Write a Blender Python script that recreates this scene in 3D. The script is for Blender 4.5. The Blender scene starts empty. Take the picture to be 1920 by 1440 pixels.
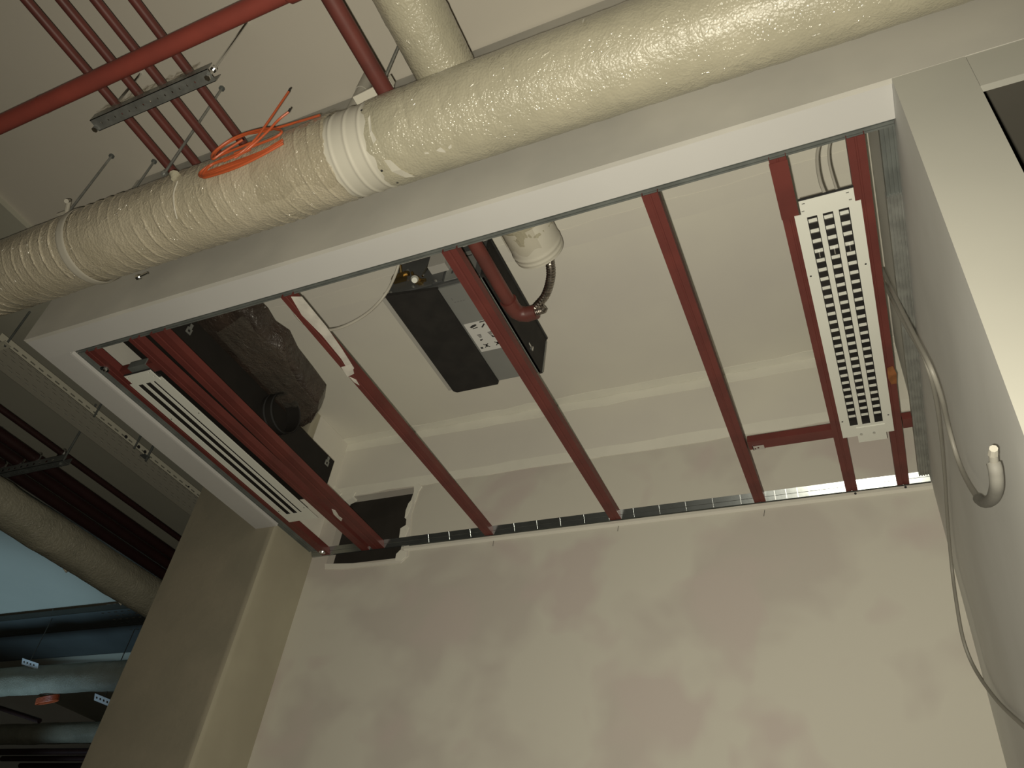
import bpy, math, random
from mathutils import Vector, Matrix, noise

random.seed(7)
scn = bpy.context.scene
col = scn.collection
pi = math.pi

# ------------------------------------------------------------------ camera
CAM = Vector((0.0, 0.0, 1.6))
RC = [(0.9063515941610666, 0.4057958790255867, 0.11771360298429645),
      (-0.181855844916101, 0.6261231541520818, -0.7582204478280045),
      (-0.38138594550867266, 0.6658074048856018, 0.6412840713505648)]   # right, down, forward
FPX = 1487.63
cd = bpy.data.cameras.new('camera')
cam = bpy.data.objects.new('camera', cd)
col.objects.link(cam)
rx, dn, fw = (Vector(v) for v in RC)
M = Matrix((rx, -dn, -fw)).transposed().to_4x4()
M.translation = CAM
cam.matrix_world = M
cd.sensor_width = 36.0
cd.lens = 36.0 * FPX / 1920.0
cd.clip_start = 0.02
scn.camera = cam

# ------------------------------------------------------------------ exposure, world, lamps
vs = scn.view_settings
vs.view_transform = 'Standard'
vs.look = 'None'
vs.exposure = 0.0
vs.gamma = 1.0
vs.use_curve_mapping = False
w = bpy.data.worlds.new('world')
scn.world = w
w.use_nodes = True
w.node_tree.nodes['Background'].inputs[0].default_value = (0.5, 0.55, 0.6, 1)
w.node_tree.nodes['Background'].inputs[1].default_value = 0.02


def lamp(name, kind, loc, energy, color, **kw):
    d = bpy.data.lights.new(name, kind)
    d.energy = energy
    d.color = color
    for k, v in kw.items():
        setattr(d, k, v)
    o = bpy.data.objects.new(name, d)
    o.location = loc
    col.objects.link(o)
    return o


# the phone's own flash, a couple of centimetres to the lower left of its lens
fl = lamp('phone_flash', 'SPOT', CAM - rx * 0.016 + dn * 0.014, 170.0, (1.0, 0.93, 0.76),
          spot_size=math.radians(140), spot_blend=1.0, shadow_soft_size=0.006)
fl.rotation_euler = M.to_euler()


def aim(o, target):
    o.rotation_euler = (Vector(target) - Vector(o.location)).to_track_quat('-Z', 'Y').to_euler()


# cool work lamp standing far away on the left side of the hall, shining up at its ceiling
wl = lamp('cool_hall_light', 'SPOT', (-6.7, 4.0, 1.0), 140.0, (0.50, 0.78, 1.0), spot_size=math.radians(52), spot_blend=0.5, shadow_soft_size=0.55)
aim(wl, (-6.7, 3.8, 4.1))
duct_fill = lamp('cool_hall_light', 'SPOT', (-8.0, 3.6, 1.2), 60.0, (0.55, 0.82, 1.0), spot_size=math.radians(40), spot_blend=0.6, shadow_soft_size=0.15)  # unseen second spot, added to brighten the lowest foil duct
aim(duct_fill, (-7.0, 5.6, 3.4))


# ------------------------------------------------------------------ measuring helpers
def ray(px, py):
    u, v = px - 960.0, py - 720.0
    return rx * u + dn * v + fw * FPX


def Pz(px, py, z):
    d = ray(px, py)
    return CAM + d * ((z - CAM.z) / d.z)


def Py(px, py, y):
    d = ray(px, py)
    return CAM + d * (y / d.y)


def Px(px, py, x):
    d = ray(px, py)
    return CAM + d * (x / d.x)


# ------------------------------------------------------------------ materials
MATS = {}


def mat(name, color, rough=0.6, metal=0.0, vary=0.0, vscale=3.0, color2=None, bump=0.0, bscale=60.0,
        coat=0.0, spec=0.5, stretch=None, detail=4.0):
    if name in MATS:
        return MATS[name]
    m = bpy.data.materials.new(name)
    m.use_nodes = True
    nt = m.node_tree
    b = nt.nodes['Principled BSDF']
    b.inputs['Roughness'].default_value = rough
    b.inputs['Metallic'].default_value = metal
    b.inputs['Specular IOR Level'].default_value = spec
    b.inputs['Coat Weight'].default_value = coat
    b.inputs['Coat Roughness'].default_value = 0.12
    tc = nt.nodes.new('ShaderNodeTexCoord')
    mp = nt.nodes.new('ShaderNodeMapping')
    nt.links.new(tc.outputs['Object'], mp.inputs[0])
    if stretch:
        mp.inputs['Scale'].default_value = stretch
    c2 = color2 or tuple(c * (1 - vary) for c in color)
    n = nt.nodes.new('ShaderNodeTexNoise')
    n.inputs['Scale'].default_value = vscale
    n.inputs['Detail'].default_value = detail
    nt.links.new(mp.outputs[0], n.inputs['Vector'])
    r = nt.nodes.new('ShaderNodeValToRGB')
    r.color_ramp.elements[0].position = 0.38
    r.color_ramp.elements[1].position = 0.62
    r.color_ramp.elements[0].color = (*c2, 1)
    r.color_ramp.elements[1].color = (*color, 1)
    nt.links.new(n.outputs['Fac'], r.inputs[0])
    nt.links.new(r.outputs[0], b.inputs['Base Color'])
    if bump > 0:
        n2 = nt.nodes.new('ShaderNodeTexNoise')
        n2.inputs['Scale'].default_value = bscale
        n2.inputs['Detail'].default_value = 3
        nt.links.new(mp.outputs[0], n2.inputs['Vector'])
        bp = nt.nodes.new('ShaderNodeBump')
        bp.inputs['Strength'].default_value = bump
        bp.inputs['Distance'].default_value = 0.01
        nt.links.new(n2.outputs['Fac'], bp.inputs['Height'])
        nt.links.new(bp.outputs[0], b.inputs['Normal'])
    MATS[name] = m
    return m


def wrap_mat(name, color, color2, bub=85.0, coat=0.6, strength=0.6, rough=0.45, crease=1.0):
    """bubble foil: round bubbles, wrinkles round the pipe, glossy film"""
    m = mat(name, color, rough, 0, 0, 6.0, color2, coat=coat)
    nt = m.node_tree
    b = nt.nodes['Principled BSDF']
    mp = [x for x in nt.nodes if x.type == 'MAPPING'][0]
    v = nt.nodes.new('ShaderNodeTexVoronoi')
    v.inputs['Scale'].default_value = bub
    nt.links.new(mp.outputs[0], v.inputs['Vector'])
    n = nt.nodes.new('ShaderNodeTexNoise')
    n.inputs['Scale'].default_value = 38
    n.inputs['Detail'].default_value = 5
    n.inputs['Distortion'].default_value = 1.4
    nt.links.new(mp.outputs[0], n.inputs['Vector'])
    # sharp creases, only in some places
    cr = nt.nodes.new('ShaderNodeTexNoise')
    cr.inputs['Scale'].default_value = 13
    cr.inputs['Detail'].default_value = 2
    cr.inputs['Distortion'].default_value = 2.2
    nt.links.new(mp.outputs[0], cr.inputs['Vector'])
    ab = nt.nodes.new('ShaderNodeMath')
    ab.operation = 'SUBTRACT'
    ab.inputs[1].default_value = 0.5
    nt.links.new(cr.outputs['Fac'], ab.inputs[0])
    ab2 = nt.nodes.new('ShaderNodeMath')
    ab2.operation = 'ABSOLUTE'
    nt.links.new(ab.outputs[0], ab2.inputs[0])
    ct = nt.nodes.new('ShaderNodeMapRange')
    ct.inputs['From Min'].default_value = 0.0
    ct.inputs['From Max'].default_value = 0.035
    ct.inputs['To Min'].default_value = 1.0
    ct.inputs['To Max'].default_value = 0.0
    nt.links.new(ab2.outputs[0], ct.inputs[0])
    mk_ = nt.nodes.new('ShaderNodeTexNoise')
    mk_.inputs['Scale'].default_value = 5
    nt.links.new(mp.outputs[0], mk_.inputs['Vector'])
    mr = nt.nodes.new('ShaderNodeMapRange')
    mr.inputs['From Min'].default_value = 0.50
    mr.inputs['From Max'].default_value = 0.68
    nt.links.new(mk_.outputs['Fac'], mr.inputs[0])
    cm = nt.nodes.new('ShaderNodeMath')
    cm.operation = 'MULTIPLY'
    nt.links.new(ct.outputs[0], cm.inputs[0])
    nt.links.new(mr.outputs[0], cm.inputs[1])
    c3 = nt.nodes.new('ShaderNodeMath')
    c3.operation = 'MULTIPLY_ADD'
    c3.inputs[1].default_value = crease
    nt.links.new(cm.outputs[0], c3.inputs[0])
    nt.links.new(n.outputs['Fac'], c3.inputs[2])
    inv = nt.nodes.new('ShaderNodeMath')
    inv.operation = 'MULTIPLY_ADD'
    inv.inputs[1].default_value = -0.5
    nt.links.new(v.outputs['Distance'], inv.inputs[0])
    nt.links.new(c3.outputs[0], inv.inputs[2])
    bp = nt.nodes.new('ShaderNodeBump')
    bp.inputs['Strength'].default_value = strength
    bp.inputs['Distance'].default_value = 0.012
    nt.links.new(inv.outputs[0], bp.inputs['Height'])
    nt.links.new(bp.outputs[0], b.inputs['Normal'])
    # the film over the bubbles is more crumpled than the foil under it
    b2 = nt.nodes.new('ShaderNodeBump')
    b2.inputs['Strength'].default_value = min(1.0, strength * 3.4)
    b2.inputs['Distance'].default_value = 0.012
    nt.links.new(inv.outputs[0], b2.inputs['Height'])
    nt.links.new(b2.outputs[0], b.inputs['Coat Normal'])
    return m


def plaster_mat(name, a, b_, c):
    """skim coat with cloudy patches still drying"""
    m = bpy.data.materials.new(name)
    m.use_nodes = True
    nt = m.node_tree
    b = nt.nodes['Principled BSDF']
    b.inputs['Roughness'].default_value = 0.75
    b.inputs['Specular IOR Level'].default_value = 0.25
    tc = nt.nodes.new('ShaderNodeTexCoord')

    def ns(scale, det, lo, hi, seed):
        mp = nt.nodes.new('ShaderNodeMapping')
        mp.inputs['Location'].default_value = (seed, seed * 1.7, seed * 0.6)
        nt.links.new(tc.outputs['Object'], mp.inputs[0])
        n = nt.nodes.new('ShaderNodeTexNoise')
        n.inputs['Scale'].default_value = scale
        n.inputs['Detail'].default_value = det
        n.inputs['Distortion'].default_value = 0.3
        nt.links.new(mp.outputs[0], n.inputs['Vector'])
        r = nt.nodes.new('ShaderNodeMapRange')
        r.inputs['From Min'].default_value = lo
        r.inputs['From Max'].default_value = hi
        nt.links.new(n.outputs['Fac'], r.inputs[0])
        return r
    r1 = ns(2.3, 3, 0.48, 0.60, 3.0)
    r2 = ns(3.6, 2, 0.55, 0.66, 11.0)
    m1 = nt.nodes.new('ShaderNodeMix')
    m1.data_type = 'RGBA'
    m1.inputs[6].default_value = (*a, 1)
    m1.inputs[7].default_value = (*b_, 1)
    nt.links.new(r1.outputs[0], m1.inputs[0])
    m2 = nt.nodes.new('ShaderNodeMix')
    m2.data_type = 'RGBA'
    m2.inputs[7].default_value = (*c, 1)
    nt.links.new(m1.outputs[2], m2.inputs[6])
    nt.links.new(r2.outputs[0], m2.inputs[0])
    nt.links.new(m2.outputs[2], b.inputs['Base Color'])
    MATS[name] = m
    return m


BOARD = mat('white_board', (0.53, 0.525, 0.51), 0.7, vary=0.05, vscale=2.0, spec=0.25)
BULK = mat('primed_board', (0.54, 0.525, 0.475), 0.7, color2=(0.44, 0.43, 0.395), vscale=2.2, spec=0.25)
CEILM = mat('ceiling_board', (0.74, 0.72, 0.635), 0.75, color2=(0.67, 0.645, 0.59), vscale=1.1, spec=0.2)
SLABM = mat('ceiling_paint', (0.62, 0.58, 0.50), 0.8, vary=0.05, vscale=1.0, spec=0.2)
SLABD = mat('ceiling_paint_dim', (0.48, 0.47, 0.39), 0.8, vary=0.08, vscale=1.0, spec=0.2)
TAPE = mat('joint_compound', (0.80, 0.785, 0.70), 0.7, vary=0.05, vscale=6, spec=0.2)
PLAST = plaster_mat('skim_plaster', (0.61, 0.59, 0.52), (0.54, 0.505, 0.455), (0.56, 0.505, 0.465))
COLM = mat('raw_plaster', (0.30, 0.27, 0.205), 0.8, color2=(0.255, 0.235, 0.18), vscale=3.5, spec=0.2, bump=0.1, bscale=40)
PARTM = mat('grey_primer', (0.78, 0.79, 0.77), 0.75, color2=(0.70, 0.705, 0.68), vscale=2.2, spec=0.25)
PIER = mat('pier_paint', (0.45, 0.445, 0.395), 0.75, vary=0.06, vscale=2.5, spec=0.2)
ROOM = mat('room_paint', (0.5, 0.49, 0.45), 0.85, vary=0.08, vscale=1.5, spec=0.2)
FLOORM = mat('screed', (0.30, 0.29, 0.27), 0.85, vary=0.2, vscale=3, spec=0.2)
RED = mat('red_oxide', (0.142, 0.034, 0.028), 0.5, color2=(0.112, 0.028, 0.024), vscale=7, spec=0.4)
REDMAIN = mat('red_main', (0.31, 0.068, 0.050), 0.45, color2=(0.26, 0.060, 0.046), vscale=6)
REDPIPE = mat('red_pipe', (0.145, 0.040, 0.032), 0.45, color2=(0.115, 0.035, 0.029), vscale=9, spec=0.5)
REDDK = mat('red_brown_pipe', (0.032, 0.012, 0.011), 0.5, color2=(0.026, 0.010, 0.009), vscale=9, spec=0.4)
SMUDGE = mat('filler_smear', (0.66, 0.63, 0.57), 0.8, vary=0.2, vscale=20, spec=0.2)
RUST = mat('rust_spot', (0.30, 0.12, 0.045), 0.7, vary=0.4, vscale=30, spec=0.2)
GALV = mat('galvanised', (0.36, 0.37, 0.35), 0.4, 0.55, vary=0.25, vscale=25, bump=0.1, bscale=80)
GALVD = mat('galvanised_dull', (0.17, 0.185, 0.175), 0.55, 0.3, vary=0.25, vscale=14)
SHINY = mat('bright_zinc', (0.75, 0.76, 0.76), 0.22, 1.0)
BRASS = mat('brass', (0.50, 0.36, 0.16), 0.35, 1.0)
WHITEP = mat('white_powder_coat', (0.72, 0.73, 0.67), 0.4, vary=0.03, vscale=3, spec=0.4)
WHITED = mat('shade_and_pale_grey', (0.40, 0.39, 0.36), 0.6)  # pale grey fittings; on the blades it is painted shade
BLACKP = mat('black_foam', (0.022, 0.021, 0.020), 0.75, color2=(0.030, 0.028, 0.026), vscale=14, spec=0.25)
PLENM = mat('black_lining', (0.017, 0.015, 0.013), 0.7, vary=0.2, vscale=8, spec=0.25)
HOLEM = mat('dark_cavity', (0.035, 0.031, 0.027), 0.8, vary=0.3, vscale=5, spec=0.2)
FCUM = mat('fan_coil_sheet', (0.29, 0.30, 0.29), 0.5, 0.35, vary=0.06, vscale=5)
FCUD = mat('fan_coil_front', (0.13, 0.135, 0.135), 0.5, 0.4, vary=0.2, vscale=9)
PAPER = mat('sticker_paper', (0.62, 0.62, 0.60), 0.5)
INK = mat('ink', (0.03, 0.03, 0.03), 0.6)
FAINT = mat('faint_ink', (0.17, 0.175, 0.17), 0.6)
CABLE = mat('grey_cable', (0.36, 0.345, 0.30), 0.5)
CABLED = mat('grey_cable_sheath', (0.25, 0.24, 0.21), 0.5)
CABLEW = mat('pale_cable', (0.44, 0.42, 0.365), 0.5)
FOAM = mat('grey_foam', (0.19, 0.185, 0.165), 0.7, vary=0.1, vscale=40)
ORANGE = mat('orange_cable', (0.52, 0.105, 0.035), 0.45)
BAND = mat('white_band', (0.52, 0.49, 0.41), 0.5)
COLLM = mat('collar_white', (0.60, 0.575, 0.49), 0.38, 0.0, vary=0.05, vscale=6, spec=0.5)
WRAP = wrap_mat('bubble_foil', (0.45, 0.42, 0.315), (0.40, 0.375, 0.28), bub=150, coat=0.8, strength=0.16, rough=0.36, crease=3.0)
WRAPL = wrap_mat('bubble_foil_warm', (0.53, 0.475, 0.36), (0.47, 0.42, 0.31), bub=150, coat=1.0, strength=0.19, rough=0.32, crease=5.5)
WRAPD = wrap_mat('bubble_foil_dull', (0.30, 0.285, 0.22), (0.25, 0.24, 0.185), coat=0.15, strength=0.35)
WRAPB = wrap_mat('brown_film', (0.050, 0.034, 0.026), (0.034, 0.026, 0.021), bub=30, coat=0.55, strength=0.5)
BRAID = mat('steel_braid', (0.42, 0.38, 0.34), 0.3, 1.0, vary=0.45, vscale=90)


def film_mat():
    m = bpy.data.materials.new('clear_film')
    m.use_nodes = True
    nt = m.node_tree
    nt.nodes.remove(nt.nodes['Principled BSDF'])
    out = [x for x in nt.nodes if x.type == 'OUTPUT_MATERIAL'][0]
    tr = nt.nodes.new('ShaderNodeBsdfTransparent')
    tr.inputs[0].default_value = (0.97, 0.965, 0.95, 1)
    df = nt.nodes.new('ShaderNodeBsdfPrincipled')
    df.inputs['Base Color'].default_value = (0.42, 0.39, 0.33, 1)
    df.inputs['Roughness'].default_value = 0.16
    tc = nt.nodes.new('ShaderNodeTexCoord')
    n = nt.nodes.new('ShaderNodeTexNoise')
    n.inputs['Scale'].default_value = 30
    n.inputs['Detail'].default_value = 5
    n.inputs['Distortion'].default_value = 2
    nt.links.new(tc.outputs['Object'], n.inputs['Vector'])
    bp = nt.nodes.new('ShaderNodeBump')
    bp.inputs['Strength'].default_value = 0.7
    bp.inputs['Distance'].default_value = 0.012
    nt.links.new(n.outputs['Fac'], bp.inputs['Height'])
    nt.links.new(bp.outputs[0], df.inputs['Normal'])
    mx = nt.nodes.new('ShaderNodeMixShader')
    mx.inputs[0].default_value = 0.10
    nt.links.new(tr.outputs[0], mx.inputs[1])
    nt.links.new(df.outputs[0], mx.inputs[2])
    nt.links.new(mx.outputs[0], out.inputs[0])
    return m


FILM = film_mat()


# ------------------------------------------------------------------ mesh builder
class MB:
    def __init__(self):
        self.v = []
        self.f = []
        self.mi = []

    def add(self, vs_, fs, k=0):
        n = len(self.v)
        self.v += [Vector(p) for p in vs_]
        self.f += [tuple(i + n for i in f) for f in fs]
        self.mi += [k] * len(fs)
        return self

    def box(self, x0, x1, y0, y1, z0, z1, k=0):
        return self.add([(x0, y0, z0), (x1, y0, z0), (x1, y1, z0), (x0, y1, z0), (x0, y0, z1), (x1, y0, z1), (x1, y1, z1), (x0, y1, z1)],
                        [(0, 3, 2, 1), (4, 5, 6, 7), (0, 1, 5, 4), (1, 2, 6, 5), (2, 3, 7, 6), (3, 0, 4, 7)], k)

    def obox(self, c, a, b, n, k=0):
        """box from centre and three half vectors"""
        c, a, b, n = Vector(c), Vector(a), Vector(b), Vector(n)
        vs_ = [c + sx * a + sy * b + sz * n for sz in (-1, 1) for sx, sy in ((-1, -1), (1, -1), (1, 1), (-1, 1))]
        return self.add(vs_, [(0, 3, 2, 1), (4, 5, 6, 7), (0, 1, 5, 4), (1, 2, 6, 5), (2, 3, 7, 6), (3, 0, 4, 7)], k)

    def prism(self, prof, axis, t0, t1, k=0):
        """closed 2-D profile swept along an axis: x -> (y,z), y -> (x,z), z -> (x,y)"""
        def mk(a, b, t):
            return {'x': (t, a, b), 'y': (a, t, b), 'z': (a, b, t)}[axis]
        n = len(prof)
        vs_ = [mk(a, b, t0) for a, b in prof] + [mk(a, b, t1) for a, b in prof]
        fs = [(i, (i + 1) % n, n + (i + 1) % n, n + i) for i in range(n)]
        fs += [tuple(range(n - 1, -1, -1)), tuple(range(n, 2 * n))]
        return self.add(vs_, fs, k)

    def tube(self, pts, r, n=10, cap=True, k=0):
        pts = [Vector(p) for p in pts]
        rs = r if isinstance(r, (list, tuple)) else [r] * len(pts)
        t = (pts[1] - pts[0]).normalized()
        u = t.orthogonal().normalized()
        vs_, fs = [], []
        for i, p in enumerate(pts):
            if i == 0:
                t = (pts[1] - pts[0])
            elif i == len(pts) - 1:
                t = (pts[-1] - pts[-2])
            else:
                t = (pts[i + 1] - pts[i - 1])
            t.normalize()
            u = (u - t * u.dot(t)).normalized()
            w_ = t.cross(u)
            for j in range(n):
                a = 2 * pi * j / n
                vs_.append(p + (u * math.cos(a) + w_ * math.sin(a)) * rs[i])
        m = len(pts)
        for i in range(m - 1):
            for j in range(n):
                fs.append((i * n + j, i * n + (j + 1) % n, (i + 1) * n + (j + 1) % n, (i + 1) * n + j))
        if cap:
            fs.append(tuple(range(n - 1, -1, -1)))
            fs.append(tuple(range((m - 1) * n, m * n)))
        return self.add(vs_, fs, k)

    def sleeve(self, axis, c, t0, t1, rf, nt, na, k=0, ends=None):
        """open displaced tube about an axis; rf(t, a) radius; ends(a) -> shift of both end edges"""
        vs_, fs = [], []
        for i in range(nt + 1):
            s = i / nt
            for j in range(na):
                a = 2 * pi * j / na
                lo, hi = t0, t1
                if ends:
                    e0, e1 = ends(a)
                    lo, hi = t0 + e0, t1 + e1
                t = lo + (hi - lo) * s
                r = rf(t, a)
                q = (math.cos(a) * r, math.sin(a) * r)
                vs_.append({'x': (t, c[0] + q[0], c[1] + q[1]), 'y': (c[0] + q[0], t, c[1] + q[1]), 'z': (c[0] + q[0], c[1] + q[1], t)}[axis])
        for i in range(nt):
            for j in range(na):
                fs.append((i * na + j, i * na + (j + 1) % na, (i + 1) * na + (j + 1) % na, (i + 1) * na + j))
        return self.add(vs_, fs, k)

    def plate(self, o, U, V, N, us, vs_, holes, k=0):
        """thin plate o + u*U + v*V (U,V unit), thickness N, with rectangular holes (u0,u1,v0,v1)"""
        o, U, V, N = Vector(o), Vector(U), Vector(V), Vector(N)
        cu = sorted(set([us[0], us[1]] + [x for h in holes for x in h[:2]]))
        cv = sorted(set([vs_[0], vs_[1]] + [x for h in holes for x in h[2:]]))
        hs = set()
        iu = {x: i for i, x in enumerate(cu)}
        iv = {x: i for i, x in enumerate(cv)}
        for h in holes:
            for i in range(iu[h[0]], iu[h[1]]):
                for j in range(iv[h[2]], iv[h[3]]):
                    hs.add((i, j))
        nu, nv = len(cu), len(cv)
        P = [o + U * a + V * b for a in cu for b in cv]
        P += [p + N for p in P]
        off = nu * nv
        F = []

        def solid(i, j):
            return 0 <= i < nu - 1 and 0 <= j < nv - 1 and (i, j) not in hs
        for i in range(nu - 1):
            for j in range(nv - 1):
                if not solid(i, j):
                    continue
                a, b, c, d = i * nv + j, (i + 1) * nv + j, (i + 1) * nv + j + 1, i * nv + j + 1
                F += [(a, d, c, b), (a + off, b + off, c + off, d + off)]
                if not solid(i, j - 1):
                    F.append((a, b, b + off, a + off))
                if not solid(i, j + 1):
                    F.append((c, d, d + off, c + off))
                if not solid(i - 1, j):
                    F.append((d, a, a + off, d + off))
                if not solid(i + 1, j):
                    F.append((b, c, c + off, b + off))
        return self.add(P, F, k)


def put(name, mb, m, parent=None, label=None, cat=None, group=None, kind=None, smooth=False, loc=None):
    xs = [p.x for p in mb.v]
    ys = [p.y for p in mb.v]
    zs = [p.z for p in mb.v]
    c = Vector(loc) if loc is not None else Vector(((min(xs) + max(xs)) / 2, (min(ys) + max(ys)) / 2, min(zs)))
    me = bpy.data.meshes.new(name)
    me.from_pydata([p - c for p in mb.v], [], mb.f)
    for x in (m if isinstance(m, (list, tuple)) else [m]):
        me.materials.append(x)
    if any(mb.mi):
        me.polygons.foreach_set('material_index', mb.mi)
    if smooth:
        me.polygons.foreach_set('use_smooth', [True] * len(me.polygons))
        me.set_sharp_from_angle(angle=math.radians(40))
    me.update()
    o = bpy.data.objects.new(name, me)
    o.location = c
    col.objects.link(o)
    hang(o, parent)
    tag(o, label, cat, group, kind)
    return o


def wpos(o):
    p = Vector(o.location)
    while o.parent:
        o = o.parent
        p = p + o.location
    return p


def hang(o, parent):
    if parent is not None:
        c = Vector(o.location)
        o.parent = parent
        o.location = c - wpos(parent)


def tag(o, label=None, cat=None, group=None, kind=None):
    for k_, v_ in (('label', label), ('category', cat), ('group', group), ('kind', kind)):
        if v_:
            o[k_] = v_
    return o


def empty(name, loc, label, cat, group=None):
    o = bpy.data.objects.new(name, None)
    o.location = loc
    o.empty_display_size = 0.05
    col.objects.link(o)
    return tag(o, label, cat, group)


def struct(name, mb, m, parent=None, **kw):
    return put(name, mb, m, parent, kind='structure' if parent is None else None, **kw)


def bez(pts, n=8):
    """Catmull-Rom through points"""
    P = [Vector(p) for p in pts]
    P = [P[0] * 2 - P[1]] + P + [P[-1] * 2 - P[-2]]
    out = []
    for i in range(1, len(P) - 2):
        a, b, c, d = P[i - 1:i + 3]
        for s in range(n):
            t = s / n
            out.append(0.5 * ((2 * b) + (c - a) * t + (2 * a - 5 * b + 4 * c - d) * t * t + (3 * b - a - 3 * c + d) * t ** 3))
    out.append(P[-2])
    return out


# ------------------------------------------------------------------ heights and planes (metres)
SOF = 3.20           # underside of the soffit boards
BRD = 0.0125
VC = 3.84            # ceiling inside the opening
ZSK = 3.535          # top of the skim coat on the back wall
CE = 4.10            # hall ceiling
YF = 1.00            # bulkhead face
YB = 2.52            # back wall
XL = -2.335          # right face of the column
XR = 0.198           # face of the right partition

# ------------------------------------------------------------------ setting: shell
struct('floor', MB().box(-9, 3, -4, 8.2, -0.1, 0), FLOORM)
c_main = struct('ceiling', MB().box(-3.1, 3, -4, 8.2, CE, CE + 0.1), SLABM)
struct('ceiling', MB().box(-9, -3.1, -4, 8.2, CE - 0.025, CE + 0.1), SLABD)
struct('wall_far_left', MB().box(-9.1, -9, -4, 8.2, 0, CE), ROOM)
struct('wall_far_right', MB().box(3, 3.1, -4, 8.2, 0, CE), ROOM)
struct('wall_front', MB().box(-9.1, 3.1, -4.1, -4, 0, CE), ROOM)
struct('wall_rear', MB().box(-9.1, 3.1, 8.2, 8.3, 0, CE), ROOM)

# back wall with its rough hole
hx0, hx1, hz0, hz1 = -2.245, -1.862, 3.150, 3.508
wb = MB().plate((0, YB, 0), (1, 0, 0), (0, 0, 1), (0, 0.14, 0), (XL - 0.02, XR), (0, CE - 0.03), [(hx0, hx1, hz0, hz1)])
wall_back = struct('wall_back', wb, PLAST, loc=(-1, YB, 0))
put('recess_shade_sheet', MB().box(hx0 + 0.001, hx1 - 0.001, YB + 0.045, YB + 0.06, hz0 + 0.001, hz1 - 0.001), HOLEM, wall_back, label='dark sheet inside the wall opening, the shade there put into its colour')  # dark fill of the hole: its inner shade is in this colour
# ragged plaster left round the hole: separate crumbs and a lip
rng = random.Random(3)


def chip(pts, y0, y1):
    mb = MB()
    mb.prism([(x, z) for x, z in pts], 'y', y0, y1)
    return mb


def q(px, py, y=YB):
    p = Py(px, py, y)
    return (p.x, p.z)


for pts in ([(784, 908), (792, 913), (786, 922), (781, 938), (778, 945), (777, 912)],
            [(773, 938), (771, 952), (764, 968), (760, 972), (762, 958), (767, 945)],
            [(763, 985), (768, 990), (759, 1012), (749, 1013), (752, 992)],
            [(752, 1032), (762, 1036), (762, 1045), (754, 1052), (742, 1052), (744, 1040)],
            [(640, 930), (668, 924), (662, 934), (648, 941), (640, 942)],
            [(618, 905), (632, 914), (642, 926), (634, 934), (622, 922)]):
    put('plaster_lump', chip([q(*p) for p in pts], YB - 0.006, YB + 0.03), TAPE, wall_back)
put('plaster_lip', MB().prism([q(700, 1056), q(745, 1050), q(757, 1038), q(764, 960), q(782, 908), q(790, 908), q(772, 965), q(766, 1043), q(752, 1056), q(640, 1068), q(610, 1068), q(610, 1058)],
                              'y', YB - 0.004, YB + 0.002), CEILM, wall_back)
put('plaster_bead', MB().prism([(YB - 0.012, SOF - 0.016), (YB - 0.010, SOF - 0.004), (YB, SOF - 0.002), (YB, SOF - 0.022)], 'x', -1.84, XR), CEILM, wall_back)

for px, py in ((926, 1012), (1160, 984), (1434, 956)):
    p, q_ = Py(px, py, YB - 0.0006), Py(px - 2, py + 12, YB - 0.0006)
    put('pencil_mark', MB().tube([p, q_], 0.0009, 5), INK, wall_back)
for px, py in ((1604, 926), (1698, 914)):
    p = Py(px, py, YB - 0.011)
    put('nail_head', MB().tube([p, p - Vector((0, 0.004, 0))], 0.004, 8), INK, wall_back)

# ceiling inside the opening and its taped joints
cv = struct('ceiling', MB().box(-2.43, XR, YF + 0.03, YB, VC, VC + 0.02), CEILM)


def strip(y0, y1, seed, th=0.0025):
    mb = MB()
    r_ = random.Random(seed)
    n = 24
    prev = None
    for i in range(n + 1):
        x = -2.42 + (XR + 2.42) * i / n
        a, b = y0 + r_.uniform(-.006, .006), y1 + r_.uniform(-.006, .006)
        cur = [(x, a, VC - th), (x, b, VC - th)]
        if prev:
            mb.add(prev + cur + [(p[0], p[1], VC + 0.001) for p in prev + cur], [(0, 1, 3, 2), (0, 2, 6, 4), (1, 5, 7, 3), (0, 4, 5, 1), (2, 3, 7, 6)])
        prev = cur
    return mb


put('joint_tape', strip(YB - 0.045, YB - 0.002, 1), TAPE, cv)
put('joint_tape', strip(1.60, 1.68, 5, 0.0012), CEILM, cv)


def wall_band(za, zb, seed, th, m, name):
    mb = MB()
    r_ = random.Random(seed)
    prev = None
    for i in range(25):
        x = XL + (XR - XL) * i / 24
        a, b = za + r_.uniform(-.005, .005), zb + (r_.uniform(-.004, .004) if zb < VC - 0.01 else 0)
        cur = [(x, YB - th, a), (x, YB - th, b)]
        if prev:
            mb.add(prev + cur + [(p[0], YB + 0.001, p[2]) for p in prev + cur], [(0, 2, 3, 1), (0, 4, 6, 2), (1, 3, 7, 5), (0, 1, 5, 4), (2, 6, 7, 3)])
        prev = cur
    put(name, mb, m, wall_back)


wall_band(ZSK - 0.012, VC - 0.012, 8, 0.0015, CEILM, 'upper_board')
wall_band(ZSK - 0.020, ZSK + 0.030, 9, 0.0028, TAPE, 'skim_edge')
wall_band(VC - 0.050, VC, 10, 0.0028, TAPE, 'joint_tape')

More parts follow.
